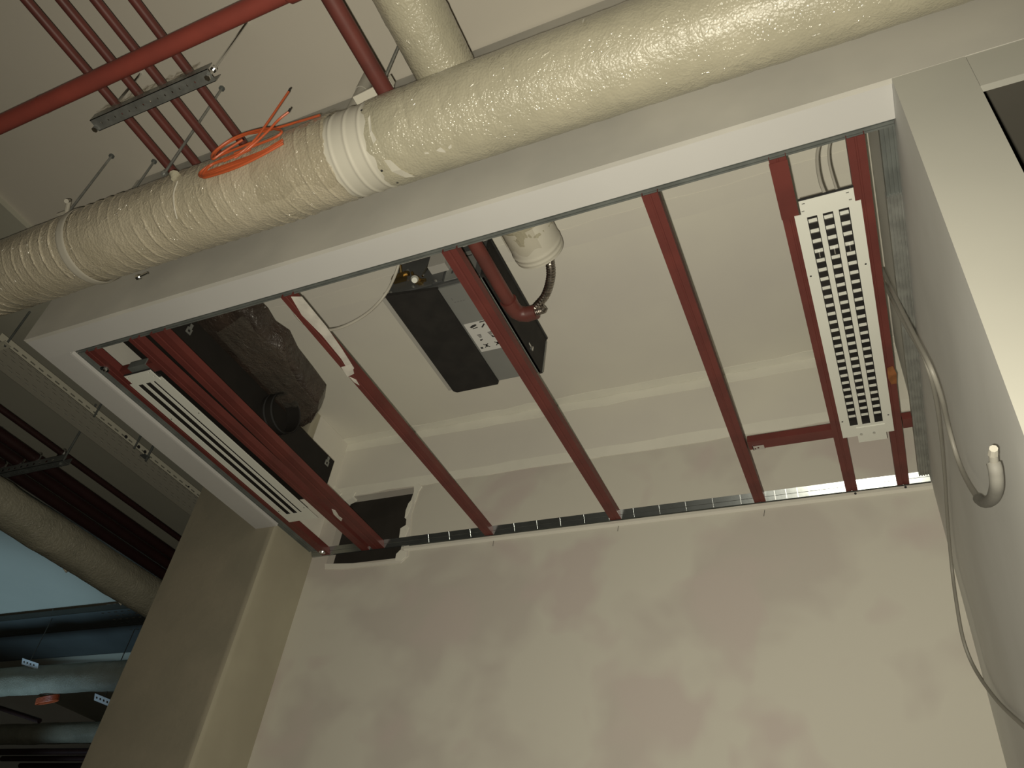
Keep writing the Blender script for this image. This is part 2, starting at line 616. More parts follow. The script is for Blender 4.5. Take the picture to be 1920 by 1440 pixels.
# column at the left end of the back wall
COLS = mat('raw_plaster_lit', (0.385, 0.36, 0.275), 0.8, color2=(0.34, 0.315, 0.24), vscale=3.0, spec=0.2)  # lighter copy of the column plaster, side light put into the colour
cpf = [(-2.875, 2.235)] + [(XL - 0.028 + 0.028 * math.sin(a), 2.263 - 0.028 * math.cos(a)) for a in [pi / 2 * k_ / 8 for k_ in range(9)]] + [(XL, 2.95), (-2.875, 2.95)]
wc = struct('wall_column', MB().prism(cpf, 'z', 0, CE - 0.03), [COLM, COLS], smooth=True)
put('lining_board', MB().box(XL + 0.0005, XL + 0.004, 2.28, YB - 0.001, SOF + 0.05, VC - 0.001), CEILM, wc)
for p_ in wc.data.polygons:
    if p_.normal.x > 0.75:
        p_.material_index = 1

# bulkhead: upright face, soffit boards
wk = struct('wall_bulkhead', MB().plate((0, YF, 0), (1, 0, 0), (0, 0, 1), (0, 0.0125, 0), (-2.436, 1.7), (SOF + 0.0004, CE - 0.01),
                                   [(-0.905, -0.700, 3.470, 3.655), (-0.992, -0.935, 3.470, 3.525)])
       .box(-2.436, -2.4235, YF + 0.0125, 2.235, SOF + 0.0004, CE - 0.03), [BULK, BOARD])
for p_ in wk.data.polygons:
    if p_.normal.z < -0.9 and abs(p_.center.z + wk.location.z - SOF) < 0.01:
        p_.material_index = 1
so = struct('trim_1', MB().box(-2.4235, XR - 0.0005, YF + 0.0125, 1.096, SOF, SOF + BRD), BOARD)
struct('trim_2', MB().box(-2.4235, -2.322, 1.096, 2.235, SOF, SOF + BRD), BOARD)
put('corner_bead', MB().prism([(-2.326, SOF - 0.002), (-2.318, SOF - 0.001), (-2.317, SOF + 0.012), (-2.326, SOF + 0.006)], 'y', 1.10, 2.235), BOARD, so)

# right partition and the lintel over the next doorway
struct('wall_partition', MB().box(XR, 0.331, YF + 0.0005, 2.9, 0, SOF).box(XR, 0.331, YF + 0.013, 2.9, SOF, CE - 0.03), [PARTM, PIER], loc=(0.26, 1, 0))
pw = bpy.data.objects['wall_partition']
for p_ in pw.data.polygons:
    if p_.normal.y < -0.9:
        p_.material_index = 1
struct('trim_3', MB().box(0.332, 1.7, YF + 0.0015, YF + 0.016, 3.088, SOF), PIER)
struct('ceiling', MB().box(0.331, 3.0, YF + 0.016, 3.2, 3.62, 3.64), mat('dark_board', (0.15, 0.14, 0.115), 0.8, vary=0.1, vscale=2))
struct('trim_4', MB().box(1.55, 1.7, YF + 0.003, YF + 0.12, 0, 3.088), PIER)

# ------------------------------------------------------------------ galvanised perimeter tracks
def ribbed(c0, c1, zb, zt, n=3, flip=False):
    """profile across (c, z) whose underside carries n grooves"""
    w_ = (c1 - c0) / (2 * n + 1)
    pr = []
    for i in range(2 * n + 1):
        z_ = zb if i % 2 == 0 else zb + 0.004
        pr += [(c0 + i * w_, z_), (c0 + (i + 1) * w_, z_)]
    return pr + [(c1, zt), (c0, zt)]


put('perimeter_track', MB().prism(ribbed(1.090, 1.122, SOF + 0.0128, SOF + 0.042), 'x', -2.318, XR - 0.002), GALVD,
    label='galvanised ribbed track along the back edge of the front soffit board', cat='ceiling track')
put('perimeter_track', MB().prism(ribbed(0.166, 0.1975, SOF + 0.018, SOF + 0.040, 3), 'y', 1.124, 1.36), GALVD,
    label='short dark ribbed track piece in the front corner by the right partition', cat='ceiling track')
put('perimeter_track', MB().prism(ribbed(0.164, 0.1975, SOF + 0.010, SOF + 0.036, 4), 'y', 1.31, 2.486), GALV,
    label='long ribbed galvanised track running along the right partition', cat='ceiling track')
put('perimeter_track', MB().prism(ribbed(-2.334, -2.306, SOF + 0.014, SOF + 0.042, 2), 'y', 1.124, 2.489), GALVD,
    label='dim galvanised track along the left soffit edge and column', cat='ceiling track')
# back track: rounded front so that it catches the flash
tb = empty('perimeter_track', (-1.0, YB - 0.015, SOF), 'bright galvanised slotted track fixed along the plastered back wall', 'ceiling track')
prof = [(YB - 0.001, SOF + 0.002), (YB - 0.010, SOF + 0.002), (YB - 0.0190, SOF + 0.0145), (YB - 0.0180, SOF + 0.0152), (YB - 0.0195, SOF + 0.0160), (YB - 0.030, SOF + 0.0305), (YB - 0.001, SOF + 0.0305)]
ZINC = mat('track_zinc', (0.40, 0.43, 0.43), 0.21, 0.9, vary=0.15, vscale=12, bump=0.02, bscale=18)
put('channel', MB().prism(prof, 'x', XL + 0.004, XR - 0.002), ZINC, tb)
for i in range(26):
    x = -0.30 + i * 0.0385 if i < 12 else -0.32 - (i - 11) * 0.1
    if x < XR - 0.02:
        put('rib', MB().obox((x, YB - 0.0203, SOF + 0.0162), (0.0012, 0, 0), (0, -0.0098, 0.0136), (0, -0.0008, -0.0006)), SHINY, tb)

# ------------------------------------------------------------------ red furring channels
def furring(x0, x1, y0, y1, zb=SOF + 0.001, h=0.027, dx=0.0):
    """open-top C profile, lips turned inwards, with a shallow bead down its underside"""
    t = 0.0016
    w_ = x1 - x0
    mb = MB()
    pr = [(0, zb), (w_ * .42, zb), (w_ * .46, zb + 0.0012), (w_ * .54, zb + 0.0012), (w_ * .58, zb), (w_, zb), (w_, zb + h), (w_ - 0.007, zb + h), (w_ - 0.007, zb + h - t),
          (w_ - t, zb + h - t), (w_ - t, zb + t), (t, zb + t), (t, zb + h - t), (0.007, zb + h - t), (0.007, zb + h), (0, zb + h)]
    n = len(pr)
    vs_ = [(x0 + a, y0, b) for a, b in pr] + [(x0 + dx + a, y1, b) for a, b in pr]
    fs = [(i, (i + 1) % n, n + (i + 1) % n, n + i) for i in range(n)]
    # end caps as small quads (profile is concave)
    for o_ in (0, n):
        for a_, b_, c_, d_ in ((0, 5, 10, 11), (5, 6, 9, 10), (15, 0, 11, 12)):
            fs.append((o_ + a_, o_ + b_, o_ + c_, o_ + d_))
    return mb.add(vs_, fs)


G = 'red furring channels across the opening'
Y0, Y1 = 1.1140, YB - 0.010
bar = {}
for key, x0, x1, dx, lab in (
        ('a', -2.287, -2.243, 0.0, 'leftmost red furring channel, beside the left soffit edge and the narrow slot diffuser'),
        ('b', -2.085, -2.045, 0.012, 'red furring channel just right of the diffuser seen edge on, left of its twin'),
        ('c', -1.992, -1.932, -0.022, 'wide red furring channel crossing below the black plenum box'),
        ('d', -1.463, -1.423, 0.0, 'red furring channel smeared with white filler at its front end'),
        ('e', -0.920, -0.876, 0.0, 'red furring channel passing below the fan coil unit'),
        ('f', -0.366, -0.326, -0.010, 'red furring channel right of the fan coil unit, with a cross piece clipped to it'),
        ('g', -0.067, -0.029, 0.0, 'red furring channel along the left flange of the white three slot diffuser'),
        ('h', 0.098, 0.136, -0.003, 'rightmost red furring channel, between the white diffuser and the partition')):
    bar[key] = put('furring_channel', furring(x0 * 0.9935, x1 * 0.9935, Y0, Y1, dx=dx), RED, label=lab, cat='ceiling channel', group=G)
put('overlap_plate', MB().box(-0.068, -0.0275, 1.123, 1.288, SOF - 0.0008, SOF + 0.0015), RED, bar['g'])
zf = SOF + 0.007


def smear(pix, th=0.0018, z=SOF + 0.0009):
    mb = MB()
    mb.prism([(Pz(a, b, z).x, Pz(a, b, z).y) for a, b in pix], 'z', z - th, z)
    return mb


put('filler_smear', smear([(546, 556), (566, 556), (612, 612), (642, 655), (664, 690), (657, 700), (640, 672), (604, 628), (566, 590)]), SMUDGE, bar['d'], label='white filler smeared along the channel')
put('filler_smear', smear([(640, 688), (660, 683), (664, 700), (652, 706)], z=SOF - 0.0003), SMUDGE, bar['d'], label='lump of white filler')
put('filler_smear', smear([(655, 706), (668, 712), (674, 722), (664, 716)]), SMUDGE, bar['d'])
put('rust_patch', smear([(1663, 690), (1674, 686), (1681, 700), (1681, 718), (1671, 720), (1665, 708)]), RUST, bar['h'], label='orange rust patch')
put('filler_smear', smear([(622, 954), (629, 957), (636, 968), (642, 972), (640, 977), (632, 970), (626, 964)]), SMUDGE, bar['c'])

nog = empty('cross_channel', (-0.19, 2.19, SOF), 'short red cross channel clipped left of the white diffuser end', 'ceiling channel')
put('channel', MB().box(-0.326, -0.066, 2.150, 2.194, SOF + 0.003, SOF + 0.027), RED, nog)
pb = Pz(1422, 840, SOF - 0.001)
ck = put('clip_bracket', MB().plate((pb.x - 0.017, pb.y - 0.012, SOF - 0.001), (1, 0, 0), (0, 1, 0), (0, 0, 0.002), (0, 0.036), (0, 0.022), [(0.004, 0.010, 0.011, 0.017), (0.014, 0.020, 0.008, 0.014)])
         .box(pb.x - 0.017, pb.x - 0.015, pb.y - 0.012, pb.y + 0.01, SOF - 0.001, SOF + 0.022), SHINY, nog, label='bright zinc clip with two holes')
put('cross_channel', MB().box(0.1355, 0.1625, 2.152, 2.198, SOF + 0.003, SOF + 0.027), RED,
    label='stub of red cross channel between the rightmost channel and the partition track', cat='ceiling channel')
nl = empty('cross_channel', (-2.14, 1.24, SOF), 'short red brown cross channel at the front of the left opening corner', 'ceiling channel')
put('channel', MB().box(-2.243, -2.045, 1.225, 1.265, SOF + 0.003, SOF + 0.027), RED, nl)
put('galvanised_sleeve', MB().box(-2.185, -2.105, 1.221, 1.269, SOF + 0.0018, SOF + 0.0285), GALVD, nl)


def screw(px, py, z, lab):
    p = Pz(px, py, z)
    t = empty('fixing_screw', p, lab, 'screw')
    put('washer', MB().tube([p + Vector((0, 0, 0.004)), p + Vector((0, 0, 0))], [0.016, 0.015], 14), SHINY, t)
    put('screw_head', MB().tube([p, p + Vector((0, 0, -0.004)), p + Vector((0, 0, -0.006))], [0.008, 0.008, 0.004], 10), SHINY, t)
    return t


screw(196, 693, SOF - 0.002, 'bright fixing screw in the front left corner of the opening')
screw(604, 1036, SOF - 0.002, 'bright fixing screw where the back track meets the column')


# ------------------------------------------------------------------ slot diffusers
def diffuser(x0, y0, y1, label, blades=True):
    zf_ = SOF - 0.0035
    wd = 0.148
    root = empty('slot_diffuser', (x0 + wd / 2, (y0 + y1) / 2, zf_), label, 'air diffuser', 'three slot linear diffusers')
    sl = [(0.027, 0.050), (0.0625, 0.0855), (0.098, 0.121 if blades else 0.108)]
    L = y1 - y0
    ys = (0.010, L - 0.055)
    fr = MB().plate((x0, y0, zf_), (1, 0, 0), (0, 1, 0), (0, 0, 0.0025), (0, wd), (0, L), [(a, b, ys[0], ys[1]) for a, b in sl])
    for a, b in sl:      # slot walls going up
        fr.box(x0 + a - 0.0015, x0 + a, y0 + ys[0], y0 + ys[1], zf_ + 0.002, zf_ + 0.022)
        fr.box(x0 + b, x0 + b + 0.0015, y0 + ys[0], y0 + ys[1], zf_ + 0.002, zf_ + 0.022)
    for p_ in range(len(fr.mi) - 36, len(fr.mi)):
        fr.mi[p_] = 1
    put('face_frame', fr, [WHITEP, PLENM], root)
    bk = MB().box(x0 + 0.024, x0 + 0.124, y0 + 0.004, y1 - 0.048, zf_ + 0.022, zf_ + 0.024)
    for a, b in sl:
        bk.box(x0 + a - 0.003, x0 + b + 0.003, y0 + ys[0] - 0.003, y0 + ys[0], zf_ + 0.003, zf_ + 0.024)
        bk.box(x0 + a - 0.003, x0 + b + 0.003, y0 + ys[1], y0 + ys[1] + 0.003, zf_ + 0.003, zf_ + 0.024)
    put('slot_backing', bk, BLACKP, root, label='black interior of the slots')
    # front end plate with its four screw holes
    ex0, ex1 = x0 + 0.016, x0 + 0.136
    ep = put('end_plate', MB().plate((ex0, y0 - 0.042, zf_ - 0.0015), (1, 0, 0), (0, 1, 0), (0, 0, 0.003), (0, ex1 - ex0), (0, 0.052),
                                     [(0.006, 0.0125, 0.008, 0.012), (0.103, 0.1095, 0.008, 0.012), (0.002, 0.0085, 0.030, 0.034), (0.107, 0.1135, 0.030, 0.034)]), WHITEP, root)
    put('end_edge', MB().box(ex0 - 0.001, ex1 + 0.001, y0 - 0.0445, y0 - 0.042, zf_ - 0.001, zf_ + 0.005), INK, root)
    put('hole_backing', MB().box(ex0, ex1, y0 - 0.041, y0 + 0.004, zf_ + 0.004, zf_ + 0.007), BLACKP, root)
    # blades, the same two meshes for all
    me = None
    i = 0
    for a, b in sl:
        y = y0 + ys[0] + 0.014
        while blades and y < y0 + ys[1] - 0.02:
            c = (x0 + (a + b) / 2, y, zf_ + 0.006)
            if me is None:
                h = (b - a) / 2 - 0.0018
                mb = MB()
                mb.add([(-h, 0, 0), (h, 0, 0), (h, .010, 0), (-h, .010, 0), (-h, 0, .0015), (h, 0, .0015), (h, .010, .0015), (-h, .010, .0015)],
                       [(0, 3, 2, 1), (4, 5, 6, 7), (0, 1, 5, 4), (1, 2, 6, 5), (2, 3, 7, 6), (3, 0, 4, 7)], 0)
                mb.add([(-h, .010, 0), (h, .010, 0), (h, .019, .0075), (-h, .019, .0075), (-h, .010, .0015), (h, .010, .0015), (h, .019, .009), (-h, .019, .009)],
                       [(0, 3, 2, 1), (4, 5, 6, 7), (0, 1, 5, 4), (1, 2, 6, 5), (2, 3, 7, 6), (3, 0, 4, 7)], 1)
                o = put('blade', mb, [WHITEP, WHITED], None, loc=(0, 0, 0))  # sloped half in darker grey: its shade is put into the colour
                me = o.data
            else:
                o = bpy.data.objects.new('blade', me)
                col.objects.link(o)
            o.location = c
            hang(o, root)
            y += 0.0327
            i += 1
        yl = y0 + ys[0] + 0.118
        if blades:
          put('adjuster_lever', MB().box(x0 + (a + b) / 2 - 0.0012, x0 + (a + b) / 2 + 0.0012, yl, yl + 0.018, zf_ + 0.001, zf_ + 0.006), SHINY, root)
    for yy in (0.20, L - 0.085):
        for xx in (0.008, 0.138):
            put('screw_hole', MB().tube([(x0 + xx, y0 + yy, zf_ - 0.0006), (x0 + xx, y0 + yy, zf_ + 0.001)], 0.0026, 8), INK, root)
    return root


dr = diffuser(-0.039, 1.285, 2.195, 'white three slot diffuser with small blades, facing down at the right end')
put('end_cap', MB().box(0.004, 0.086, 2.150, 2.226, SOF - 0.0065, SOF - 0.0034), WHITEP, dr, label='pale plastic end cap')
for px, py in ((1615, 814), (1639, 811)):
    p = Pz(px, py, SOF - 0.0065)
    put('cap_stud', MB().tube([p, p - Vector((0, 0, 0.003))], [0.005, 0.004], 8), SHINY, dr)
dl = diffuser(-2.238, 1.288, 2.216, 'white slot diffuser on the left, seen obliquely beside the column', blades=False)
# two cables dropping to the right diffuser
for i, pts in enumerate(([(1541, 258), (1533, 285), (1533, 312), (1538, 340), (1546, 362)], [(1560, 252), (1554, 280), (1555, 305), (1561, 330), (1569, 356)])):
    mb = MB().tube(bez([Py(a, b, 1.20 + 0.0115 * j) for j, (a, b) in enumerate(pts)]), 0.0042 - 0.0012 * i, 8)
    put('drop_cable', mb, CABLE, label=('thicker grey cable, left of two dropping to the diffuser end', 'thinner grey cable, right of two dropping to the diffuser end')[i],
        cat='cable', smooth=True)

# ------------------------------------------------------------------ fan coil unit
KF = 1.126          # the unit hangs this much farther than a first guess at it
F0, F1, FB, FT = 1.325 * KF, 1.785 * KF, 3.56, 3.742
FX0, FX1, FXM = -1.255 * KF, -0.913 * KF, -1.072 * KF
fcu = empty('fan_coil_unit', ((FX0 + FX1) / 2, (F0 + F1) / 2, FB), 'grey and black fan coil unit hung below the ceiling of the opening', 'fan coil unit')
put('casing', MB().box(FX0 + 0.004, FX1 - 0.012, F0, F1 - 0.004, FB + 0.006, FT), FCUD, fcu)
put('base_panel', MB().box(FXM - 0.004, FX1 - 0.004, F0 + 0.012, F1 - 0.008, FB, FB + 0.006), FCUM, fcu, label='grey sheet metal base panel')
put('insulated_panel', MB().prism([(FX0 + 0.012, F0 - 0.022), (FXM, F0 + 0.006), (FXM, F1 - 0.008), (FXM - 0.008, F1 + 0.003), (FX0 + 0.02, F1 + 0.003), (FX0 + 0.008, F1 - 0.008)], 'z', FB - 0.008, FB + 0.006), BLACKP, fcu,
    label='black foam faced base panel')
put('side_panel', MB().box(FX1 - 0.012, FX1, F0, F1, FB, FT + 0.002), BLACKP, fcu, label='black foam faced side panel')
put('edge_angle', MB().prism([(FX0 - 0.010, FB - 0.004), (FX0 + 0.008, FB - 0.004), (FX0 + 0.008, FB - 0.001), (FX0 - 0.007, FB - 0.001), (FX0 - 0.007, FB + 0.03), (FX0 - 0.010, FB + 0.03)], 'y', F0 - 0.01, F1 - 0.012), WHITED, fcu,
    label='bright metal edge angle')
put('edge_angle', MB().box(FX1 - 0.002, FX1 + 0.003, F1 - 0.006, F1 + 0.001, FB + 0.004, FT - 0.02), GALV, fcu)
put('edge_trim', MB().box(FX1 - 0.001, FX1 + 0.004, F0, F1, FT - 0.006, FT + 0.003), INK, fcu)
put('latch', MB().box(FX1, FX1 + 0.005, 1.655 * KF, 1.685 * KF, FB + 0.018, FB + 0.026).box(FX1, FX1 + 0.008, 1.678 * KF, 1.685 * KF, FB + 0.012, FB + 0.03), SHINY, fcu)
# front face fittings
put('front_plate', MB().box(FX0 + 0.02, FXM + 0.02, F0 - 0.006, F0, FB + 0.02, FT - 0.01).box(FX0 + 0.02, FX0 + 0.19, F0 - 0.012, F0 - 0.006, FB + 0.006, FB + 0.03), FCUD, fcu)
put('valve_plate', MB().plate((FXM + 0.03, F0 - 0.003, FB + 0.012), (1, 0, 0), (0, 0, 1), (0, -0.003, 0), (0, 0.115), (0, 0.13), [(0.02, 0.045, 0.10, 0.112), (0.06, 0.09, 0.10, 0.112), (0.02, 0.03, 0.03, 0.05)]), FCUM, fcu)
put('wiring_box', MB().box(FXM - 0.028, FXM + 0.04, F0 - 0.04, F0 - 0.006, FB + 0.065, FT - 0.02), WHITED, fcu, label='small pale wiring box')
va = Vector((FXM - 0.06, F0 - 0.02, FB + 0.018))
vl = put('valve', MB().tube([va + Vector((0, 0.02, 0.01)), va + Vector((0, -0.02, 0.0)), va + Vector((0, -0.035, -0.002))], [0.011, 0.011, 0.007], 10)
         .tube([va + Vector((-0.025, -0.01, 0.012)), va + Vector((0.03, -0.01, -0.006))], 0.006, 8).tube([va + Vector((-0.012, 0, 0.0)), va + Vector((-0.03, -0.02, 0.045))], 0.005, 8), BRASS, fcu, label='brass valve with pipe stubs')
put('valve_cap', MB().tube([va + Vector((0.0, -0.030, -0.012)), va + Vector((0.006, -0.036, -0.026))], [0.014, 0.010], 10), WHITEP, vl)
vb = Vector((FX0 + 0.055, F0 - 0.02, FB + 0.09))
put('valve', MB().tube([vb + Vector((-0.03, 0, 0)), vb + Vector((0.03, 0, 0.0))], 0.010, 10).tube([vb, vb + Vector((0.0, -0.02, 0.03))], 0.006, 8).box(vb.x - 0.03, vb.x + 0.02, vb.y - 0.012, vb.y + 0.012, vb.z - 0.025, vb.z - 0.008), BRASS, fcu)
put('copper_pipe', MB().tube(bez([vb + Vector((0.11, 0.005, 0.045)), vb + Vector((0.105, 0, 0.0)), vb + Vector((0.10, -0.005, -0.045))]), 0.0045, 8), SHINY, fcu)
for k_ in range(7):
    x = FX0 + 0.03 + k_ * 0.045
    put('bolt', MB().tube([(x, F0 - 0.013, FB + 0.012 + 0.1 * (k_ % 2)), (x, F0 - 0.020, FB + 0.012 + 0.1 * (k_ % 2))], 0.0045, 6), GALV, fcu)
# instruction sticker on the base panel
zs = FB - 0.0006
stk = put('sticker', MB().box(-1.066 * KF, -0.930 * KF, 1.497 * KF, 1.630 * KF, zs, FB), PAPER, fcu, label='white instruction sticker with small drawings')


def mark(mb, cx, cy, pts):
    mb.prism([((cx + a * 0.001) * KF, (cy + b * 0.001) * KF) for a, b in pts], 'z', zs - 0.0004, zs)


mk = MB()
mark(mk, -1.040, 1.512, [(-12, 2), (-2, -4), (12, -6), (14, -1), (4, 4), (-8, 7)])
mark(mk, -1.036, 1.522, [(-10, 0), (8, -3), (9, 0), (-9, 3)])
mark(mk, -1.002, 1.502, [(-10, -2), (12, -3), (12, 1), (-10, 2)])
mark(mk, -1.004, 1.517, [(-12, 7), (2, -6), (6, -3), (-8, 10)])
for cx, cy in ((-1.038, 1.552), (-1.000, 1.550)):
    for k_ in range(4):
        mark(mk, cx, cy + k_ * 0.004, [(-7 + k_, 0), (7 - k_, 0), (7 - k_, 2), (-7 + k_, 2)])
mark(mk, -0.998, 1.572, [(-5, -6), (2, -4), (5, 6), (-2, 4)])
mark(mk, -1.040, 1.578, [(-6, -3), (5, -4), (4, -1), (-2, 3), (-6, 2)])
for cx, cy in ((-1.036, 1.606), (-0.996, 1.606)):
    mark(mk, cx, cy, [(-10, -8), (-7, -9), (10, 8), (7, 9)])
    mark(mk, cx, cy, [(10, -8), (7, -9), (-10, 8), (-7, 9)])
    mark(mk, cx, cy, [(-2, -6), (3, -6), (3, 6), (-2, 6)])
mark(mk, -1.056, 1.612, [(-4, -4), (4, -4), (4, 4), (-4, 4)])
put('printed_drawings', mk, INK, stk, kind='stuff')
ft = MB()
for k_ in range(4):
    ft.box((-1.05 + 0.01 * k_) * KF, (-1.043 + 0.01 * k_) * KF, 1.40 * KF, 1.403 * KF, zs, FB)
ft.box(-0.990 * KF, -0.985 * KF, 1.395 * KF, 1.44 * KF, zs, FB).box(-1.052 * KF, -1.049 * KF, 1.382 * KF, 1.392 * KF, zs, FB)
put('faint_print', ft, FAINT, fcu, kind='stuff')

# ------------------------------------------------------------------ black plenum box with spigot, over the left diffuser
X0, X1 = -2.225, -2.090
ple = empty('plenum_box', (-2.16, 1.70, 3.33), 'long black lined plenum box above the left slot diffuser', 'plenum box')
put('box_shell', MB().box(X0, X1, 1.16, 2.208, 3.30, 3.478), PLENM, ple)
sc_ = Px(516, 778, -2.085)
sp = MB().sleeve('x', (sc_.y, sc_.z), X1 - 0.002, X1 + 0.060, lambda t, a: 0.083, 4, 36)
sp.sleeve('x', (sc_.y, sc_.z), X1 - 0.002, X1 + 0.060, lambda t, a: 0.079, 4, 36)
sp.sleeve('x', (sc_.y, sc_.z), X1 + 0.0595, X1 + 0.061, lambda t, a: 0.079 if t < X1 + 0.0598 else 0.083, 1, 36)
sg = put('spigot', sp, PLENM, ple, smooth=True, label='round black duct spigot')
put('rim_bead', MB().sleeve('x', (sc_.y, sc_.z), X1 + 0.018, X1 + 0.026, lambda t, a: 0.086, 2, 36).sleeve('x', (sc_.y, sc_.z), X1 + 0.054, X1 + 0.062, lambda t, a: 0.0855, 2, 36), mat('rim_grey', (0.045, 0.045, 0.045), 0.45), sg, smooth=True)
for px, py in ((355, 618), (613, 866)):
    p = Px(px, py, X1 + 0.001)
    b_ = MB()
    b_.plate((p.x, p.y - 0.012, p.z - 0.018), (0, 1, 0), (0, 0, 1), (0.003, 0, 0), (0, 0.024), (0, 0.024), [(0.007, 0.017, 0.006, 0.018)])
    b_.box(p.x, p.x + 0.004, p.y - 0.006, p.y + 0.006, p.z + 0.006, p.z + 0.024)
    put('toggle_latch', b_, GALV, ple)
pk = Px(393, 700, X1 + 0.001)
put('white_tag', MB().box(X1, X1 + 0.0012, pk.y - 0.030, pk.y + 0.030, pk.z - 0.014, pk.z + 0.012), PAPER, ple, label='small blank white tag')

# ------------------------------------------------------------------ film-wrapped brown bundle beside the plenum
zt = 3.51
pix = [(352, 612), (395, 590), (450, 582), (470, 590), (488, 608), (503, 632), (530, 650), (546, 682), (575, 718), (601, 752), (598, 774), (584, 798), (568, 806), (530, 800), (486, 752), (424, 690)]
ol = [Pz(a, b, zt) for a, b in pix]
ctr = sum(ol, Vector()) / len(ol)
n_ = len(ol)
dense = []
for i in range(n_):
    a, b = ol[i], ol[(i + 1) % n_]
    for s in range(4):
        dense.append(a.lerp(b, s / 4))
mb = MB()
nd = len(dense)
rings = [(1.0, 0.0), (1.0, 0.0), (0.97, 0.0), (0.88, 0), (0.72, 0), (0.5, 0), (0.25, 0)]
zof = [0.085, 0.03, 0.006, -0.004, -0.008, -0.010, -0.010]
vs_ = []
for (s, _), dz in zip(rings, zof):
    for p in dense:
        v = ctr + (p - ctr) * s
        nz = noise.noise(Vector((v.x * 11, v.y * 11, 3))) * 0.010 + noise.noise(Vector((v.x * 30, v.y * 24, 8))) * 0.005
        vs_.append((v.x, v.y, zt + dz + (nz if s < 1 else 0)))
fs = []
for i in range(len(rings) - 1):
    for j in range(nd):
        fs.append((i * nd + j, (i + 1) * nd + j, (i + 1) * nd + (j + 1) % nd, i * nd + (j + 1) % nd))
fs.append(tuple((len(rings) - 1) * nd + j for j in range(nd)))
fs.append(tuple(reversed(range(nd))))
mb.add(vs_, fs)
bun = put('wrapped_bundle', mb, WRAPB, label='dark brown bundle wrapped in clear film behind the black plenum box', cat='wrapped duct', smooth=True)
fm = MB()
nu, nv = 26, 16
A_ = [Pz(a, b, zt - 0.016) for a, b in ((405, 625), (455, 592), (600, 765), (560, 795))]
for i in range(nu + 1):
    for j in range(nv + 1):
        u, v = i / nu, j / nv
        p = (A_[0] * (1 - v) + A_[1] * v) * (1 - u) + (A_[3] * (1 - v) + A_[2] * v) * u
        bulge = 0.045 * math.exp(-((u - 0.42) / 0.12) ** 2) * v ** 3
        dr_ = (A_[1] - A_[0]).normalized()
        p = p + dr_ * bulge + Vector((0, 0, noise.noise(Vector((u * 9, v * 7, 1))) * 0.005 - 0.004 + 0.02 * abs(v - 0.5) ** 2))
        fm.v.append(p)
for i in range(nu):
    for j in range(nv):
        a = i * (nv + 1) + j
        fm.f.append((a, a + 1, a + nv + 2, a + nv + 1))
        fm.mi.append(0)
put('clear_film', fm, FILM, bun, smooth=True)

# ------------------------------------------------------------------ main insulated duct
DY, DZ, DR = 0.847, 3.356, 0.1139


def duct_x(px, py):
    d = ray(px, py)
    n = Vector((0, DY, DZ - CAM.z)).normalized()
    c = Vector((0, DY, DZ - CAM.z))
    return (d * (c.dot(n) / d.dot(n))).x


def wrap_r(R, amp, seed, pitch=0.045, wr=0.0016):
    def f(t, a):
        s = (t / pitch - a / (2 * pi)) % 1.0
        ridge = math.exp(-((s - 0.5) / 0.075) ** 2)
        rm = max(0.0, 0.45 + 1.3 * noise.noise(Vector((t * 5.0, a * 0.9, seed + 4))))
        n1 = noise.noise(Vector((t * 3.0, math.cos(a) * 1.6, math.sin(a) * 1.6 + seed)))
        n2 = noise.noise(Vector((t * 26, math.cos(a) * 4, math.sin(a) * 4 + seed)))
        n3 = noise.noise(Vector((t * 60, math.cos(a) * 9, math.sin(a) * 9 + seed)))
        return R + amp * n1 + wr * ridge * rm + 0.0013 * n2 + 0.0007 * n3
    return f


def ragged(seed, a0=0.01, a1=0.01):
    def f(a):
        return (a0 * noise.noise(Vector((math.cos(a) * 3, math.sin(a) * 3, seed))) + a0 * .4 * noise.noise(Vector((math.cos(a) * 11, math.sin(a) * 11, seed))),
                a1 * noise.noise(Vector((math.cos(a) * 3, math.sin(a) * 3, seed + 9))) + a1 * .4 * noise.noise(Vector((math.cos(a) * 11, math.sin(a) * 11, seed + 9))))
    return f


xc0, xc1 = duct_x(652, 285), duct_x(725, 262)
xs0 = duct_x(178, 465)
duct = empty('insulated_duct', (-1.2, DY, DZ - DR), 'thick duct wrapped in bubble foil running along the bulkhead face', 'air duct')
put('foil_sleeve', MB().sleeve('x', (DY, DZ), xc1, 1.62, wrap_r(DR, 0.0014, 1, 0.095, -0.0014), 640, 72, ends=ragged(2, 0.016, 0.0)), WRAP, duct, smooth=True)
put('foil_sleeve', MB().sleeve('x', (DY, DZ), -3.60, xc0, wrap_r(DR, 0.0030, 6, 0.042, 0.0030), 1100, 72, ends=ragged(5, 0.0, 0.012)), WRAPL, duct, smooth=True)


def collar_r(t, a):
    s = (t - xc0) / (xc1 - xc0)
    g = sum(math.exp(-((s - c) / 0.035) ** 2) for c in (0.12, 0.50, 0.86))
    return DR - 0.003 + 0.0022 * g


cl = put('duct_collar', MB().sleeve('x', (DY, DZ), xc0 - 0.025, xc1 + 0.025, collar_r, 60, 72), COLLM, duct, smooth=True, label='bare white duct coupling between the foil sleeves')


def on_duct(x, px, py, off=0.0):
    """point of the duct surface where the sight line to a pixel meets it"""
    d = ray(px, py)
    dy, dz = d.y, d.z
    cy, cz = DY, DZ - CAM.z
    R = DR + off
    A2, B2, C2 = dy * dy + dz * dz, -2 * (dy * cy + dz * cz), cy * cy + cz * cz - R * R
    disc = B2 * B2 - 4 * A2 * C2
    s = (-B2 - math.sqrt(max(disc, 0.0))) / (2 * A2)
    return CAM + d * s


